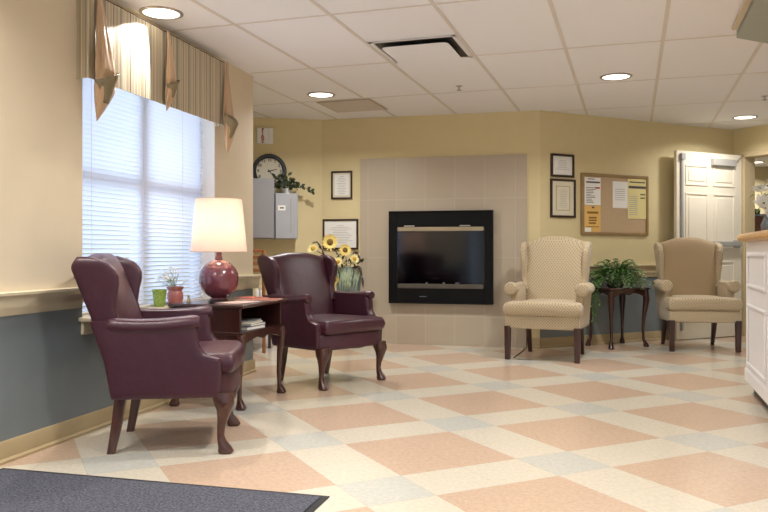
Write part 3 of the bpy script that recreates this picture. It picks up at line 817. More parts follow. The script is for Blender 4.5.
mb.build('raised_panels', M['door_white'], dl, bevel=.004)
mb = MB(); mb.box((.53, -.062, DH-.14), (.90, -.02, DH-.06)); mb.build('door_closer', M['steel'], dl, bevel=.006)
mb = MB(); mb.tube([(.90, -.045, DH-.09), (1.0, -.03, DH-.03), (1.02, -.03, DH-.02)], .007, 8); mb.build('closer_arm', M['steel'], dl)
mb = MB(); mb.box((.055, -.04, .1), (.085, -.021, DH-.03)); mb.box((.045, -.055, DH-.10), (.10, -.021, DH-.03)); mb.build('latch_rod', M['grey_metal'], dl, bevel=.003)
mb = MB(); mb.box((.05, -.075, 1.03), (.98, -.045, 1.08)); mb.box((.05, -.046, 1.01), (.15, -.021, 1.1)); mb.box((.88, -.046, 1.01), (.98, -.021, 1.1)); mb.build('push_bar', M['steel'], dl, bevel=.004)
mb = MB()
fr = .055
mb.box((OP0-.012, -.018, 0), (OP0+.04, .16, OPZ+.0)); mb.box((OP1-.04, -.018, 0), (OP1+.012, .16, OPZ)); mb.box((OP0-.012, -.018, OPZ-.04), (OP1+.012, .16, OPZ+.03))
struct(mb.build('trim_7', M['rail_beige'], loc=WDOOR.o, rz=WDOOR.a, bevel=.004))

# office beyond the doorway
def cabinet(name, label, x, y, w, d, h, m, doors=2, rz=0):
    t = thing(name, label, 'cabinet', (x, y, 0), rz)
    mb = MB(); mb.box((-w/2, -d/2, .06), (w/2, d/2, h)); mb.box((-w/2+.02, -d/2+.03, 0), (w/2-.02, d/2, .06)); mb.build('body', m, t, bevel=.004)
    mb = MB(); mb.box((-w/2-.01, -d/2-.02, h), (w/2+.01, d/2, h+.03)); mb.build('top', M['grey_metal'], t, bevel=.003)
    for i in range(doors):
        a = -w/2 + w*i/doors + .006; b = -w/2 + w*(i+1)/doors - .006
        mb = MB(); mb.box((a, -d/2-.018, .08), (b, -d/2-.001, h-.02)); dd = mb.build('door', m, t, bevel=.004)
        mb = MB(); mb.box((b-.05, -d/2-.035, h*.5), (b-.038, -d/2-.018, h*.5+.12)); mb.build('handle', M['steel'], dd, bevel=.002)
    return t
cabinet('tall_cabinet', 'brown wooden cabinet with a grey top seen through the doorway', 5.05, 11.0, .62, .45, 1.47, M['oak'])
pr = thing('printer', 'black box shaped printer on the brown cabinet beyond the doorway', 'printer', (5.05, 10.98, 1.501))
mb = MB(); mb.box((-.24, -.16, 0), (.24, .16, .075)); mb.build('body', M['black'], pr, bevel=.01)
mb = MB(); mb.box((-.15, -.19, .01), (.15, -.161, .02)); mb.build('paper_tray', M['book_grey'], pr)
t = cabinet('filing_cabinet', 'dark filing cabinet beside the brown cabinet beyond the doorway', 5.62, 11.1, .4, .5, 1.36, M['black_metal'], 1)

# ------------------------------------------------------------------ reception counter
K = Vector((2.505, 5.33)); LC = 4.2
org = K - GL*LC
ct = thing('reception_counter', 'white panelled reception counter with wooden top at the right edge', 'counter', (org.x, org.y, 0), math.atan2(GL.y, GL.x))
# local: x along (away from camera), y = left side of the counter is +y
mb = MB(); mb.box((0, -.62, .09), (LC, -.001, 1.04)); mb.build('body', M['white_paint'], ct, bevel=.004)
mb = MB(); mb.box((0.02, -.58, 0), (LC-.03, -.045, .09)); mb.build('toe_kick', M['black'], ct, smooth=0)
mb = MB()
def mould(x0, x1, z0, z1, k=.028):
    for (a, b, c, d) in ((x0, x1, z0, z0+k), (x0, x1, z1-k, z1), (x0, x0+k, z0+k, z1-k), (x1-k, x1, z0+k, z1-k)):
        mb.box((a, 0, c), (b, .006, d)); mb.box((a+.006, .0, c+.006), (b-.006, .010, d-.006))
for i in range(5):
    x1 = LC - .10 - i*.82; x0 = x1 - .74
    mould(x0, x1, .73, .965); mould(x0, x1, .20, .625)
mb.box((0, 0, .09), (LC, .008, .165)); mb.box((0, 0, .165), (LC, .005, .175))
mb.build('panel_moulding', M['white_paint'], ct, bevel=.003)
mb = MB(); mb.box((-.02, -.68, 1.041), (LC+.06, .05, 1.095)); mb.build('countertop', M['wood_top'], ct, bevel=.02)

# flowers on the counter
fv = Vector((2.50, 5.0))
fl = thing('flower_vase', 'small grey vase of white flowers on the reception counter', 'vase', (fv.x, fv.y, 1.0955))
mb = MB(); mb.lathe([(.03, 0), (.045, .02), (.05, .05), (.035, .085), (.03, .1), (.036, .108), (.030, .108), (.024, .09)], 0, 0, 24); mb.build('vase', mat('vase_grey', (112, 122, 128), .2, var=.1), fl)
def bloom(mb, c, d, r, npet, w, cone=.35, mi=0, rows=1, len2=1.0):
    d = Vector(d).normalized(); a = d.orthogonal().normalized(); b = d.cross(a)
    for row in range(rows):
        for k in range(npet):
            an = 2*PI*(k + .5*row)/npet; q = a*math.cos(an) + b*math.sin(an)
            rr = r*(1 - .12*row)*rnd(.92, 1.06)
            mb.leaf(Vector(c) + q*r*.15, Vector(c) + q*rr + d*rr*(cone + .18*row), w, up=d, curl=-.12, mi=mi)
mb = MB(); st = MB()
for (x, y, z, r) in ((-.045, -.03, .19, .07), (.02, -.05, .25, .075), (-.01, 0, .16, .06), (.06, .0, .19, .065), (-.035, .04, .28, .06), (.05, .03, .31, .065), (-.02, -.06, .12, .05), (.1, .02, .25, .065), (.02, -.07, .17, .06)):
    bloom(mb, (x, y, z), (x*4, y*4 - .4, .5), r, 6, r*.30, .3, rows=2); st.tube([(0, 0, .1), (x*.4, y*.4, z*.6), (x, y, z)], .002, 5)
mb.build('blossoms', M['petal_white'], fl, smooth=60)
for i in range(26):
    an = rnd(0, 2*PI); r = rnd(.05, .13); z = rnd(.1, .3); p = Vector((r*math.cos(an)*.6, r*math.sin(an)*.6, z)); st.leaf(p, p + Vector((rnd(-.05, .05), rnd(-.05, .05), rnd(-.02, .05))), .01)
st.build('stems', M['leaf'], fl, smooth=60)

# ------------------------------------------------------------------ entrance mat
P2 = Vector((-.214, 3.049)); mw = 1.545; ml = 2.4
mt_ = thing('entrance_mat', 'charcoal entrance mat with black rubber edge at the lower left', 'mat', (P2.x, P2.y, 0), -math.radians(15.0))
mb = MB(); mb.column([(-mw/2, -ml/2, .0005, mw/2, ml/2), (-mw/2, -ml/2, .004, mw/2-.006, ml/2-.006)], 4, 2)
mb = MB()
mb.prismz([(-mw, -ml), (0, -ml), (0, 0), (-mw, 0)], .0005, .004); mb.build('rubber_edge', M['rubber'], mt_, bevel=.002)
mb = MB(); mb.prismz([(-mw+.03, -ml+.03), (-.03, -ml+.03), (-.03, -.03), (-mw+.03, -.03)], .0042, .009); mb.build('carpet_pile', M['carpet'], mt_, bevel=.002)

# ------------------------------------------------------------------ wing chairs.  local: forward = -Y, origin on the floor between the rear feet
def interp(tab, z):
    if z <= tab[0][0]: return tab[0][1]
    for (a, va), (b, vb) in zip(tab, tab[1:]):
        if z <= b:
            k = (z-a)/(b-a); return va + (vb-va)*k
    return tab[-1][1]
def sstep(a, b, x):
    t = max(0, min(1, (x-a)/(b-a))); return t*t*(3-2*t)
def wing_chair(label, S, loc, rz, group):
    t = thing('wing_chair', label, 'armchair', loc, rz, group)
    up = S['up']; bk = S.get('back', up)
    rear = S['rear']            # table z -> a of the rear outline
    # side panels + arm rolls
    zb, za = S['z_rail'], S['z_arm']
    xo = S['x_side']; th = S['t_side']
    for s in (-1, 1):
        mb = MB(); secs = []
        zs = [zb + (za-zb)*i/22 for i in range(23)]
        for i, z in enumerate(zs):
            a0 = interp(rear, z); a1 = interp(S['side_front'], z)
            k = .8 if i in (0,) else 1
            xc = xo + S['flare']*(z-zb)/(za-zb)
            secs.append((s*xc, -(a0+a1)/2, z, th/2*k, (a1-a0)/2))
        mb.column(secs, 32, 9)
        # rolled arm top
        rx, rz_ = S['roll']; pts = []
        ar = S['arm_start']; af = S['arm_front']
        N = 18; n = 24; rings = []
        for i in range(N+1):
            q = i/N; aa = ar + (af-ar)*q
            end = 1.0 if 0 < i < N else .82
            if i == N-1: end = .97
            zc = za - rz_*.55 + S.get('arm_dip', 0)*math.sin(PI*q) + S.get('arm_rise', 0)*q
            sw = 1 + S.get('roll_grow', 0)*sstep(.5, 1, q)
            ring = []
            for k in range(n):
                an = 2*PI*k/n; ring.append((s*(xo + S['flare'] + S['roll_out'] + rx*sw*end*math.cos(an)), -aa, zc + rz_*sw*end*math.sin(an)))
            rings.append(ring)
        mb.loft(rings)
        # front scroll button
        aa = af + .004; zc = za - rz_*.55 + S.get('arm_rise', 0); cx = s*(xo + S['flare'] + S['roll_out'])
        sw = 1 + S.get('roll_grow', 0)
        mb.loft([[(cx + rx*sw*r*math.cos(2*PI*k/n), -(aa+d), zc + rz_*sw*r*math.sin(2*PI*k/n)) for k in range(n)] for r, d in ((.8, -.006), (.74, .004), (.6, .006), (.3, .008), (.05, .008))])
        o = mb.build('arm', up, t, smooth=40)
        # wing
        mb = MB(); secs = []; W = S['wing']; zt = S['z_wing']
        zs = [za - .05 + (zt - za + .05)*math.sin(PI/2*i/26) for i in range(27)]
        for z in zs:
            a0 = interp(rear, z) - .0; a1 = interp(W, z)
            if z > S['wr0']:   # rounded top rear corner
                kk = (z - S['wr0'])/(zt - S['wr0']); a0 = a0 + (a1-a0)*.48*(1 - math.sqrt(max(0, 1-kk*kk)))
            kt = math.sqrt(max(.05, 1 - max(0, (z-(zt-.04))/.04)**2))
            xc = S['x_wing0'] + (S['x_wing1']-S['x_wing0'])*(z-za)/(zt-za)
            secs.append((s*xc, -(a0+a1)/2, z, S['t_wing']/2*kt, max(.006, (a1-a0)/2)))
        mb.column(secs, 32, 5)
        mb.build('wing', up, t, smooth=50)
    # back
    zt = S['z_back']; z0 = zb + .04
    def pos(u, v):
        crown = S['crown']*(1 - sstep(.25, 1.0, abs(u))) * sstep(-.2, 1, v)
        z = z0 + (zt - S['crown'] - z0)*(v+1)/2 + crown
        a = interp(rear, z) + S['t_back']/2 + .012*(1-u*u)
        wv = S['w_back0'] + (S['w_back1'] - S['w_back0'])*(v+1)/2
        return (u*wv, -a, z)
    mb = MB(); mb.pillow(26, 26, pos, S['t_back']/2, (0, -1, .12), e=5, ev=8); mb.build('backrest', bk, t, weld=True, smooth=60)
    # rail (skirt) with bowed front
    def outline(front, half, bow, n=10, z=0, inset=0):
        pts = [(-half+.03, -.015, z), (half-.03, -.015, z), (half-.0, -.12, z)]
        for i in range(n+1):
            u = 1 - 2*i/n
            pts.append(((half+S['rail_w'])*u*(1-inset), -(front - S['frontcorner']*abs(u)**5 - bow*u*u), z))
        pts.append((-half, -.12, z)); return pts
    mb = MB(); h = S['half_rail']
    rings = []
    for z, d in ((zb, -.008), (zb+.008, 0), (S['z_seat0']-.012, .0), (S['z_seat0'], -.006)):
        rings.append(outline(S['a_front'] + d, h + d, S['bow'], z=z))
    mb.loft([list(reversed(r)) for r in rings]); mb.build('seat_rail', up, t, smooth=40)
    # T cushion
    c0, c1 = S['cush']; zc = (S['z_seat0'] + S['z_seat1'])/2; hh = (S['z_seat1'] - S['z_seat0'])/2 + .006
    def cpos(u, v):
        a = c0 + (c1-c0)*(v+1)/2
        w = S['w_in'] + (S['w_T']-S['w_in'])*sstep(S['a_T']-.02, S['a_T']+.03, a)
        return (u*w, -(a - S['bow']*u*u*sstep(0, 1, v)), zc + .012*(1-u*u)*(1-v*v*.6))
    mb = MB(); mb.pillow(36, 36, cpos, hh, (0, 0, 1), e=26, ev=26); mb.build('seat_cushion', up, t, weld=True, smooth=60)
    # welting on the cushion
    # legs
    for s in (-1, 1):
        mb = MB(); xf, af = S['foot_f']; zt = zb + .02
        if S['cabriole']:
            xf2 = s*xf; secs = [(xf2, -af-.012, 0, .024, .030), (xf2, -af-.014, .012, .030, .038), (xf2, -af-.008, .034, .027, .031), (xf2 - s*.004, -af+.006, .062, .019, .021), (xf2 - s*.006, -af+.011, .09, .0155, .0175),
                (xf2 - s*.005, -af+.008, .13, .0185, .0205), (xf2 - s*.003, -af+.0, .17, .0255, .027), (xf2 - s*.002, -af-.006, .21, .035, .037), (xf2 - s*.004, -af-.007, .24, .045, .049), (xf2 - s*.008, -af-.002, .262, .047, .052), (xf2 - s*.010, -af+.004, zt, .046, .052)]
            mb.column(secs, 20, 2.6)
        else:
            mb.column([(s*xf, -af, 0, .021, .021), (s*xf, -af, .02, .023, .023), (s*xf, -af, zt, .027, .027)], 24, 12)
        mb.build('leg', S['wood'], t, smooth=40)
        mb = MB(); xr, _ = S['foot_r']; sw = S['sweep']
        mb.column([(s*xr, sw*(1-q)**1.7 - .03*q, zt*q, .017+.008*q, .019+.010*q) for q in [i/8 for i in range(9)]], 24, 8)
        mb.build('leg', S['wood'], t, smooth=40)
    return t

burg = dict(up=M['leather'], wood=M['cherry'], z_rail=.275, z_arm=.645, x_side=.300, t_side=.075, flare=.02, roll=(.042, .038), roll_out=.004, arm_front=.40, arm_start=-.01, arm_dip=-.012, arm_rise=.012,
    rear=[(.27, .0), (.45, -.03), (.62, -.085), (.80, -.15), (.90, -.185), (1.0, -.20)],
    side_front=[(.27, .505), (.44, .51), (.462, .50), (.475, .44), (.52, .405), (.60, .395), (.65, .38)],
    wing=[(.58, .05), (.64, .03), (.70, .012), (.76, .018), (.82, .030), (.86, .030), (.89, .015), (.915, -.01), (.935, -.05), (.948, -.10)], z_wing=.948, wr0=.88, x_wing0=.275, x_wing1=.315, t_wing=.06,
    z_back=.965, crown=.03, t_back=.13, w_back0=.27, w_back1=.30, half_rail=.30, rail_w=.012, frontcorner=.03, a_front=.575, bow=.035, z_seat0=.385, z_seat1=.475, cush=(.03, .60), w_in=.258, w_T=.305, a_T=.43,
    foot_f=(.30, .515), foot_r=(.235, 0), sweep=.018, cabriole=True)
def place(fx, fy): return math.atan2(fx, -fy)
d1 = Vector((.99, .13)).normalized()
r1 = (Vector((-1.309, 3.688)) + Vector((-1.402, 4.173)))/2
wing_chair('burgundy leather wing chair in profile, nearest the camera by the window', burg, (r1.x + .03, r1.y + .01, 0), place(*d1), 'burgundy wing chairs')
d2 = Vector((.735, -.678)).normalized(); r2 = Vector((-.612, 5.985))
wing_chair('burgundy leather wing chair behind the lamp table, facing the room', burg, (r2.x, r2.y, 0), place(*d2), 'burgundy wing chairs')

beige = dict(up=M['beige_fabric'], wood=M['mahogany'], z_rail=.285, z_arm=.665, x_side=.285, t_side=.08, flare=.02, roll=(.056, .054), roll_out=.018, roll_grow=.22, arm_front=.43, arm_start=.03, arm_dip=-.01, arm_rise=-.005,
    rear=[(.27, .0), (.45, -.01), (.62, -.04), (.80, -.075), (1.0, -.125), (1.15, -.16)],
    side_front=[(.27, .55), (.40, .55), (.43, .52), (.47, .41), (.52, .39), (.60, .40), (.66, .41)],
    wing=[(.58, .12), (.66, .07), (.72, .055), (.80, .07), (.90, .085), (.98, .08), (1.03, .05), (1.06, .0), (1.07, -.05)], z_wing=1.07, wr0=.97, x_wing0=.275, x_wing1=.305, t_wing=.06,
    z_back=1.122, crown=.055, t_back=.14, w_back0=.27, w_back1=.30, half_rail=.31, rail_w=.02, frontcorner=.0, a_front=.60, bow=.012, z_seat0=.40, z_seat1=.515, cush=(.03, .625), w_in=.25, w_T=.345, a_T=.43,
    foot_f=(.31, .575), foot_r=(.25, 0), sweep=.05, cabriole=False)
r3 = Vector((1.635, 7.36)); d3 = Vector((-.40, -.90)).normalized()
wing_chair('beige patterned wing chair with patterned back beside the tiled fireplace', beige, (r3.x, r3.y, 0), place(*d3), 'beige wing chairs')
b2 = dict(beige); b2['back'] = M['tan_fabric']
r4 = Vector((3.185, 8.05)); d4 = Vector((-.12, -.985)).normalized()
wing_chair('tan wing chair with a plain back before the white door', b2, (r4.x, r4.y, 0), place(*d4), 'beige wing chairs')

# ------------------------------------------------------------------ lamp table
A = Vector((-.878, 4.727)); B = Vector((-.709, 5.30)); ax = (B-A).normalized(); TA = math.atan2(ax.y, ax.x)
# local: x along the wall (away), y = towards wall (+), origin at middle of room-side feet
wd, dp = .60, .46
org = (A + B)/2
tb = thing('side_table', 'dark wooden lamp table with open shelf between the burgundy chairs', 'table', (org.x, org.y, 0), TA)
ht = .647
mb = MB(); mb.box((-wd/2-.035, -.035, ht-.022), (wd/2+.035, dp+.03, ht)); mb.build('table_top', M['mahogany'], tb, bevel=.007)
mb = MB(); z0, z1 = .475, ht-.023
mb.box((-wd/2-.01, -.0, z0), (-wd/2+.01, dp, z1)); mb.box((wd/2-.01, 0, z0), (wd/2+.01, dp, z1)); mb.box((-wd/2+.01, dp-.015, z0), (wd/2-.01, dp, z1)); mb.box((-wd/2-.01, -.012, z0-.018), (wd/2+.01, dp, z0))
mb.build('shelf_box', M['mahogany'], tb, bevel=.003)
def apron(x0, x1, zt, drop, n=24):
    top = [(x0 + (x1-x0)*i/n, zt) for i in range(n+1)]
    bot = []
    for i in range(n+1):
        u = abs(2*i/n - 1); bot.append((x0 + (x1-x0)*i/n, zt - drop*(.35 + .65*u**2.2 + .30*math.exp(-((u)/.16)**2))))
    return bot + list(reversed(top))
mb = MB(); mb.prism(apron(-wd/2, wd/2, z0-.019, .07), -.010, .008)
mb.build('front_apron', M['mahogany'], tb)
pts = apron(0, dp, z0-.019, .05)
for xa, xb in ((-wd/2-.006, -wd/2+.010), (wd/2-.010, wd/2+.006)):
    mb = MB(); mb.prismx([(p[0], p[1]) for p in pts], xa, xb); mb.build('side_apron', M['mahogany'], tb)
for sx in (-1, 1):
    for yy, sy in ((0, -1), (dp, 1)):
        mb = MB(); x = sx*wd/2; y = yy; k = .8
        secs = [(x+sx*.0, y, 0, .022, .026), (x, y + sy*.002, .012, .028, .034), (x, y, .03, .024, .026), (x-sx*.006*k, y-sy*.012, .07, .013, .013), (x-sx*.008, y-sy*.014, .15, .014, .014),
                (x-sx*.006, y-sy*.008, .27, .018, .018), (x-sx*.002, y+sy*.002, .37, .026, .026), (x, y+sy*.006, .42, .030, .030), (x-sx*.002, y+sy*.0, z0-.015, .024, .024)]
        mb.column(secs, 18, 2.6); mb.build('leg', M['cherry'], tb)
TBM = Matrix.Translation((org.x, org.y, 0)) @ Matrix.Rotation(TA, 4, 'Z')
def tbp(x, y, z=ht): return TBM @ Vector((x, y, z))

# lamp
lx, ly = -1.10, 5.13
lm = thing('table_lamp', 'lit table lamp with round rose ceramic base and white shade', 'lamp', (lx, ly, ht+.0005))
mb = MB(); prof = [(.045, 0), (.052, .004), (.052, .012), (.05, .018)]
for i in range(21):
    an = -1.15 + (1.15+1.36)*i/20; prof.append((.131*math.cos(an), .142 + .131*math.sin(an)))
prof += [(.024, .285), (.019, .30), (.018, .318), (.022, .322), (.018, .33), (.001, .33)]
mb.lathe(prof, n=44); mb.build('lamp_base', M['ceramic_rose'], lm, smooth=60)
mb = MB(); mb.lathe([(.05, .0), (.06, .002), (.06, .012), (.05, .014)], n=36, caps=False); mb.build('foot_ring', M['mahogany'], lm)
mb = MB(); mb.lathe([(.012, .33), (.014, .335), (.014, .38), (.008, .385), (.001, .385)], n=16); mb.tube([(0, 0, .38), (.0, 0, .66)], .003, 6); mb.build('socket', M['brass'], lm)
mb = MB(); mb.lathe([(.012, .39), (.026, .41), (.032, .435), (.024, .46), (.001, .468)], n=20); mb.build('bulb', emis('bulb_glow', (255, 220, 170), 6), lm)
mb = MB(); prof = [(.184, .322), (.183, .33), (.151, .668), (.150, .675)]
mb.lathe(prof, n=48, caps=False); mb.build('lamp_shade', M['shade'], lm, solid=.002, smooth=60)
for z, r in ((.323, .1845), (.674, .1505)):
    mb = MB(); mb.tube([(r*math.cos(2*PI*k/40), r*math.sin(2*PI*k/40), z) for k in range(41)], .0025, 6); mb.build('shade_ring', M['rail_cream'], lm)
mb = MB()
for k in range(3): an = k*2*PI/3; mb.tube([(0, 0, .655), (.149*math.cos(an), .149*math.sin(an), .67)], .0015, 5)
mb.build('shade_spider', M['brass'], lm)
L = bpy.data.lights.new('lamp_bulb', 'POINT'); L.energy = 4.5; L.color = (1, .84, .72); L.shadow_soft_size = .035
lo = bpy.data.objects.new('lamp_bulb', L); COL.objects.link(lo); lo.parent = lm; lo.location = (0, 0, .50)

# papers and magazines
def slab(name, label, cat, p, w, d, h, rz, m, group=None, pages=True):
    t = thing(name, label, cat, p, rz, group)
    mb = MB(); mb.box((-w/2, -d/2, 0), (w/2, d/2, h*.18)); mb.box((-w/2, -d/2, h*.82), (w/2, d/2, h)); mb.build('cover', m, t, bevel=.0006)
    mb = MB(); mb.box((-w/2+.003, -d/2+.003, h*.18), (w/2-.003, d/2-.003, h*.82)); mb.build('pages', M['paper'], t, smooth=0)
slab('magazine', 'pink covered magazine at the room edge of the lamp table', 'magazine', tbp(.14, .09, ht+.0006), .21, .28, .006, TA + .2, M['magazine'])
slab('leaflet', 'pale leaflet on the lamp table in front of the lamp base', 'leaflet', tbp(-.13, .10, ht+.0006), .18, .24, .003, TA + 1.35, mat('leaflet_pale', (226, 196, 184), .5, var=.15, nscale=12))
slab('magazine', 'red and cream magazine at the far end of the lamp table', 'magazine', tbp(.245, .20, ht+.0068), .15, .20, .005, TA - .35, mat('magazine_red', (190, 92, 72), .35, var=.5, nscale=18))
pn = thing('eyeglasses_case', 'slim black case on the lamp table left of the lamp base', 'case', tbp(-.22, .25, ht+.0006), TA + .7)
mb = MB(); mb.column([(0, 0, 0, .05, .014), (0, 0, .008, .052, .016), (0, 0, .018, .045, .012)], 20, 3); mb.build('case_body', M['black'], pn)
bz = .4755
for i, (x, w, h, m, lab) in enumerate(((-.02, .22, .022, M['book_grey'], 'grey magazine stack lowest on the table shelf'), (-.0, .21, .014, M['book_blue'], 'dark blue book on the grey stack in the table shelf'), (-.03, .20, .01, M['paper_cream'], 'cream booklet lying on the dark blue shelf book'))):
    slab('book', lab, 'book', tbp(x - .05, .13, bz), w, .26, h, TA + .08*(i-1), m, 'reading matter on the table shelf'); bz += h + .0006
slab('book', 'thin grey booklet topmost of the pile in the table shelf', 'book', tbp(-.05, .12, bz), .19, .22, .008, TA + .25, M['book_grey'], 'reading matter on the table shelf'); 

# angel figurine
ag = thing('figurine', 'tiny brass figurine with wings standing left of the lamp', 'figurine', tbp(-.235, .40, ht+.0006), TA)
mb = MB(); mb.lathe([(.014, 0), (.016, .004), (.010, .02), (.006, .032), (.007, .036), (.008, .042), (.005, .05), (.001, .052)], n=14)
for s in (-1, 1): mb.leaf((0, 0, .03), (s*.022, .004, .046), .008)
mb.build('body', M['brass'], ag, smooth=60)

# pots on the sill
sz = WZ0 + .022 + .0006
gp_ = Vector((-1.455, 4.92))
g = thing('plant_pot', 'lime green patterned pot with soil on the window sill', 'pot', (gp_.x + .02, gp_.y, sz))
mb = MB(); mb.lathe([(.030, 0), (.034, .003), (.044, .095), (.047, .097), (.047, .108), (.042, .108), (.040, .09)], n=28); mb.build('pot', M['green_pot'], g)
mb = MB(); mb.lathe([(.001, .09), (.041, .09), (.038, .100), (.02, .104), (.001, .105)], n=20); mb.build('soil', M['soil'], g)
p = thing('plant_pot', 'dusky pink ceramic pot with thin white flowers on the sill', 'pot', (-1.385, 5.11, sz))
mb = MB(); mb.lathe([(.034, 0), (.038, .003), (.053, .04), (.051, .075), (.043, .09), (.055, .108), (.058, .116), (.053, .118), (.042, .098)], n=30); mb.build('pot', M['ceramic_pink'], p)
mb = MB(); mb.lathe([(.001, .095), (.042, .095), (.03, .1), (.001, .1)], n=20); mb.build('soil', M['soil'], p)
mb = MB(); lf = MB()
for i in range(26):
    an = rnd(0, 2*PI); sp = rnd(.02, .11); z = rnd(.15, .24); tip = Vector((sp*math.cos(an) - .03, sp*math.sin(an), z))
    lf.tube([(0, 0, .09), (tip.x*.4, tip.y*.4, z*.75), tip], .0012, 4)
    bloom(mb, tip, (rnd(-1, 1), rnd(-1, .3), .6), .017, 5, .008, .3)
    lf.leaf((tip.x*.5, tip.y*.5, z*.75), (tip.x*.5+rnd(-.03, .03), tip.y*.5-.01, z*.75+rnd(-.01, .02)), .006)
mb.build('blossoms', M['petal_white'], p, smooth=60); lf.build('stems', M['leaf_pale'], p, smooth=60)

# ------------------------------------------------------------------ fern table
A = Vector((2.266, 7.68)); PA = WRIGHT.a
fw_, fd_ = .46, .33
pt = thing('side_table', 'dark cabriole leg table under the fern between beige chairs', 'table', (A.x, A.y, 0), PA)
h = .608
mb = MB(); mb.box((-.04, -.035, h-.02), (fw_+.04, fd_+.03, h)); mb.build('table_top', M['mahogany'], pt, bevel=.008)
mb = MB(); mb.prism(apron(0, fw_, h-.021, .085), -.008, .008); mb.prism(apron(0, fw_, h-.021, .085), fd_-.008, fd_+.008); mb.prismx([(q[0], q[1]) for q in apron(0, fd_, h-.021, .075)], -.008, .008); mb.prismx([(q[0], q[1]) for q in apron(0, fd_, h-.021, .075)], fw_-.008, fw_+.008)
mb.build('apron', M['mahogany'], pt)
for sx, xx in ((-1, 0), (1, fw_)):
    for sy, yy in ((-1, 0), (1, fd_)):
        mb = MB(); kx, ky = sx, sy
        secs = [(xx+kx*.004, yy+ky*.004, 0, .022, .022), (xx+kx*.006, yy+ky*.006, .012, .028, .028), (xx+kx*.002, yy+ky*.002, .03, .022, .022), (xx-kx*.014, yy-ky*.014, .08, .0125, .0125), (xx-kx*.018, yy-ky*.018, .18, .0135, .0135),
                (xx-kx*.012, yy-ky*.012, .30, .018, .018), (xx+kx*.0, yy+ky*.0, .42, .026, .026), (xx+kx*.006, yy+ky*.006, .48, .030, .030), (xx+kx*.0, yy+ky*.0, h-.022, .026, .026)]
        mb.column(secs, 18, 2.6); mb.build('leg', M['mahogany'], pt)
# fern
fc = Matrix.Translation((A.x, A.y, h+.0006)) @ Matrix.Rotation(PA, 4, 'Z') @ Vector((fw_*.42, fd_*.45, 0))
fn = thing('potted_fern', 'bushy green potted plant trailing over the dark side table', 'plant', fc, 0)
mb = MB(); mb.lathe([(.07, 0), (.085, .02), (.095, .08), (.10, .10), (.092, .10), (.085, .085), (.001, .08)], n=26); mb.build('pot', M['basket'], fn)
mb = MB(); mb2 = MB()
def frond(mb, base, tip, sag, n=9, lw=.014, ll=.042, up=.0):
    base, tip = Vector(base), Vector(tip); pts = []
    for i in range(n+1):
        t = i/n; q = base.lerp(tip, t); q.z += sag*4*t*(1-t) + up; pts.append(q)
    mb.tube(pts, .0015, 4)
    for i in range(2, n+1):
        d = (pts[i]-pts[i-1]).normalized(); side = d.cross(Vector((0, 0, 1)))
        if side.length < .01: side = Vector((1, 0, 0))
        side.normalize(); l = ll*(1.15 - .6*i/n)*rnd(.8, 1.2)
        for s in (-1, 1):
            mb.leaf(pts[i], pts[i] + side*s*l + d*l*.5 + Vector((0, 0, rnd(-.35, .2)*l)), lw*rnd(.8, 1.2))
for i in range(84):
    an = 2*PI*i/84*3.03 + rnd(-.2, .2); r = rnd(.08, .31); z = rnd(.04, .27) - max(0, r-.20)*.9
    x, y = r*math.cos(an)*1.05, r*math.sin(an)*.62
    if y > .14: y = .14
    frond(mb if i % 3 else mb2, (x*.2, y*.2, .085), (x, y, z), rnd(.03, .09))
for i in range(70):
    an = rnd(-PI, PI*.1); r = rnd(.10, .2); frond(mb2 if i % 3 else mb, (.06*math.cos(an), .06*math.sin(an), .09), (r*1.4*math.cos(an), max(-.2, r*math.sin(an)), rnd(-.0, .12)), rnd(.03, .07), n=6)
wallroom = .02
for i in range(11):     # trailing on the left, down beside the table
    x = -.20 - rnd(.0, .09); y = -rnd(.02, .16); z1 = rnd(-.36, -.08)
    pts = [Vector((-.05, 0, .09)), Vector((-.15, y*.6, .12)), Vector((x, y, .03)), Vector((x-.01, y, z1*.5)), Vector((x+.01, y-.01, z1))]
    mb.tube(pts, .0016, 4)
    for j in range(16):
        t = .3 + .7*j/15; k = min(3, int(t*4)); q = pts[k].lerp(pts[k+1], t*4-k) if k < 4 else pts[4]
        mb.leaf(q, q + Vector((rnd(-.035, .035), rnd(-.03, .02), rnd(-.03, .015))), .010)
for i in range(12):     # pale ivy spilling right along the table top
    x = rnd(.14, .34); y = rnd(-.15, .02)
    pts = [Vector((.05, 0, .09)), Vector((x*.6, y*.7, .10)), Vector((x, y, .05)), Vector((x+.03, y-.02, rnd(-.03, .03)))]
    mb2.tube(pts, .0015, 4)
    for j in range(12):
        t = .25 + .75*j/12; k = min(2, int(t*3)); q = pts[k].lerp(pts[k+1], t*3-k)
        mb2.leaf(q, q + Vector((rnd(-.035, .035), rnd(-.03, .02), rnd(-.015, .02))), .011)
mb.build('foliage', M['leaf'], fn, smooth=60); mb2.build('pale_foliage', M['leaf_pale'], fn, smooth=60)

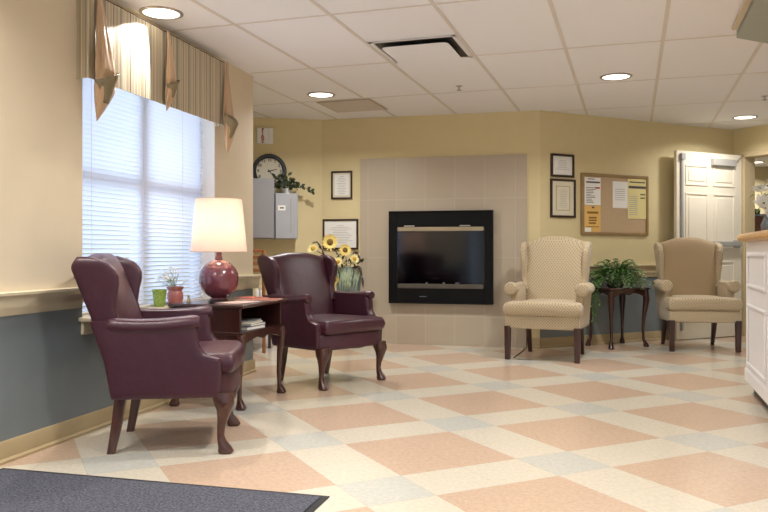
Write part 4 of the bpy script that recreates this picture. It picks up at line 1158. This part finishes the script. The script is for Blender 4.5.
# ------------------------------------------------------------------ sunflowers behind the far burgundy chair
vx, vy, vz = -.365, 7.90, .545
ps = thing('plant_stand', 'small dark pedestal stand behind the second burgundy chair', 'stand', (vx, vy, 0))
mb = MB(); mb.lathe([(.15, 0), (.155, .01), (.14, .022), (.04, .04), (.028, .08), (.022, .2), (.03, .28), (.022, .36), (.03, .46), (.06, .505), (.001, .51)], n=28); mb.build('pedestal', M['mahogany'], ps)
mb = MB(); mb.lathe([(.001, .51), (.165, .51), (.17, .518), (.17, .53), (.165, .535), (.001, .535)], n=36); mb.build('stand_top', M['mahogany'], ps)
sv = thing('sunflower_vase', 'square glass vase of yellow sunflowers behind the burgundy chair', 'vase', (vx, vy, .5355), .1)
mb = MB(); w = .125; mb.column([(0, 0, 0, w*.85, w*.7), (0, 0, .01, w*.95, w*.75), (0, 0, .15, w*1.05, w*.8), (0, 0, .28, w*1.08, w*.82)], 32, 4)
mb.build('glass_vase', mat('blue_glass', (112, 132, 132), .12, var=.2, nscale=14, coat=.5), sv)
mb = MB()
for i in range(38):
    x = -w + 2*w*random.random(); mb.leaf((x, -w*.86, .27), (x*.8 + rnd(-.05, .02), -w*.86 - rnd(0, .02), rnd(.02, .16)), .006, up=Vector((0, -1, 0)), curl=.03)
mb.build('grass_leaves', mat('grass_pale', (158, 172, 142), .5, var=.3, nscale=30), sv, smooth=60)
K_ = 7.86/F
def at(px, py, y=7.86): return Vector(((px-384)*y/F - vx, y - vy, EYE + (HZ-py)*y/F - .5355))
fl_data = [(330, 242, .088, M['petal_yellow'], M['seed'], (-.05, -1, .1)), (345, 250, .068, M['petal_yellow'], M['seed'], (.15, -1, .15)), (313.5, 248.5, .07, M['petal_pale'], M['seed_gold'], (-.5, -.8, .5)),
           (338, 262, .055, M['petal_pale'], M['seed_gold'], (-.2, -1, .5)), (354, 259, .06, M['petal_pale'], M['seed_gold'], (.5, -.9, .6)), (335, 280, .05, M['petal_yellow'], M['seed'], (-.7, -1, 0))]
rot = Matrix.Rotation(-.1, 4, 'Z')
st = MB()
for (px, py, r, mp_, ms, d) in fl_data:
    c = rot @ at(px, py, 7.76 if py < 270 else 7.74)
    mb = MB(); bloom(mb, c, d, r, 14, r*.17, .12, rows=2); f = mb.build('sunflower', mp_, sv, smooth=60)
    mb = MB(); dd = Vector(d).normalized(); a = dd.orthogonal().normalized(); b = dd.cross(a); n = 18
    mb.loft([[c + dd*h_ + (a*math.cos(2*PI*k/n) + b*math.sin(2*PI*k/n))*rr for k in range(n)] for rr, h_ in ((r*.36, -.004), (r*.36, .012), (r*.25, .020), (.002, .018))]); mb.build('seed_head', ms, f, smooth=60)
    st.tube([c - dd*.005, Vector((c.x*.5, 0.02, (c.z+.25)/2)), (c.x*.2, 0, .2)], .004, 6)
for i in range(40):
    an = rnd(0, 2*PI); r = rnd(.03, .15); q = Vector((r*math.cos(an), -abs(r*math.sin(an))*.5, rnd(.26, .42))); st.leaf(q, q + Vector((rnd(-.06, .06), rnd(-.05, 0), rnd(-.03, .06))), rnd(.012, .02))
st.build('stems', M['leaf_dark'], sv, smooth=60)
mb = MB()
for pts in ([(326, 262), (322, 250), (317, 242), (311, 245)], [(348, 262), (354, 252), (358, 254), (360, 262)], [(352, 268), (359, 266), (362, 276), (363, 287)]):
    P = [rot @ at(px, py, 7.80) for px, py in pts]
    for q0, q1 in zip(P, P[1:]): mb.leaf(q0, q1 + (q1-q0)*.15, .013, up=Vector((0, -1, 0)))
mb.build('brown_leaves', M['leaf_brown'], sv, smooth=60)

# ------------------------------------------------------------------ alcove: ladder back chair, white cabinet, bottles
cx1 = (265 - 384)/F*7.4
lc = thing('ladder_back_chair', 'brown ladder back wooden chair half hidden in the alcove', 'chair', (cx1 - .19, 7.4, 0), 0)
for s in (-1, 1):
    mb = MB(); mb.tube([(s*.18, .0, 0), (s*.18, .0, .45), (s*.18, -.03, .99)], .017, 12); mb.build('back_post', M['oak'], lc)
    mb = MB(); mb.tube([(s*.18, .36, 0), (s*.18, .36, .43)], .016, 12); mb.build('leg', M['mahogany'], lc)
for i in range(4):
    z = .78 + i*.062; mb = MB(); mb.box((-.165, -.022-.006*i, z), (.165, -.008-.006*i, z+.032)); mb.build('back_slat', M['oak'], lc, bevel=.003)
mb = MB(); mb.column([(0, .19, .43, .2, .19), (0, .19, .445, .205, .2), (0, .19, .46, .2, .19)], 28, 7); mb.build('seat', M['oak'], lc)
wc = thing('low_cabinet', 'low white cabinet in the alcove beyond the lamp table', 'cabinet', (-1.42, 7.92, 0), WALC.a)
mb = MB(); mb.box((-.3, -.08, 0), (.3, .12, .43)); mb.build('body', M['white_paint'], wc, bevel=.004)
mb = MB(); mb.box((-.29, -.098, .03), (-.005, -.081, .41)); mb.box((.005, -.098, .03), (.29, -.081, .41)); mb.build('door', M['white_paint'], wc, bevel=.003)
for px, hh, lab in ((256.5, .215, 'white plastic bottle standing nearer the wall corner'), (261.5, .20, 'white plastic bottle standing nearer the burgundy chair')):
    X_ = (px-384)/F*7.86; bt = thing('plastic_bottle', lab, 'bottle', (X_, 7.88, .4305), 0, 'white bottles on the low cabinet')
    mb = MB(); mb.lathe([(.022, 0), (.026, .004), (.026, hh*.6), (.018, hh*.72), (.010, hh*.76), (.010, hh*.8)], n=18); mb.build('bottle_body', M['plastic_white'], bt)
    mb = MB(); mb.lathe([(.013, hh*.8), (.013, hh*.97), (.010, hh), (.001, hh)], n=14); mb.build('cap', M['plastic_white'], bt)

# thin cord on the floor behind the beige chair
mb = MB(); pts = []
for (px, py) in ((514, 358), (520, 353.5), (525, 349.5)):
    y = EYE*F/(py-HZ); pts.append(((px-384)/F*y, y, .005))
y = WBACK.P(WBACK.t(526.5, .02), .022); pts += [(y.x, y.y, .012), (y.x + .004, y.y, .16)]
mb.tube(pts, .004, 6); tag(mb.build('power_cord', M['black']), 'thin dark cord on the floor behind the patterned armchair', 'cord')

# ------------------------------------------------------------------ daylight and camera
w = bpy.data.worlds.new('sky'); scene.world = w; w.use_nodes = True
bg = w.node_tree.nodes['Background']; bg.inputs[0].default_value = (.60, .77, 1.0, 1); bg.inputs[1].default_value = 1.55
L = bpy.data.lights.new('window_daylight', 'AREA'); L.shape = 'RECTANGLE'; L.size = 1.6; L.size_y = 1.5; L.energy = 22; L.color = (.62, .79, 1.0)
lo = bpy.data.objects.new('window_daylight', L); COL.objects.link(lo)
c = WLEFT.P((W0+W1)/2, -.6, 1.45); lo.location = c
n = Vector((WLEFT.d.y, -WLEFT.d.x, 0)); lo.rotation_euler = n.to_track_quat('-Z', 'Z').to_euler()
L.cycles.is_portal = False

cam = bpy.data.cameras.new('camera'); co = bpy.data.objects.new('camera', cam); COL.objects.link(co)
co.location = (0, 0, EYE); co.rotation_euler = (PI/2, 0, 0)
cam.sensor_width = 36; cam.lens = 36*F/768; cam.shift_y = -(256-HZ)/768; cam.clip_start = .05
scene.camera = co
vs = scene.view_settings; vs.view_transform = 'Standard'; vs.look = 'None'; vs.gamma = 1; vs.use_curve_mapping = False
vs.exposure = 0.0
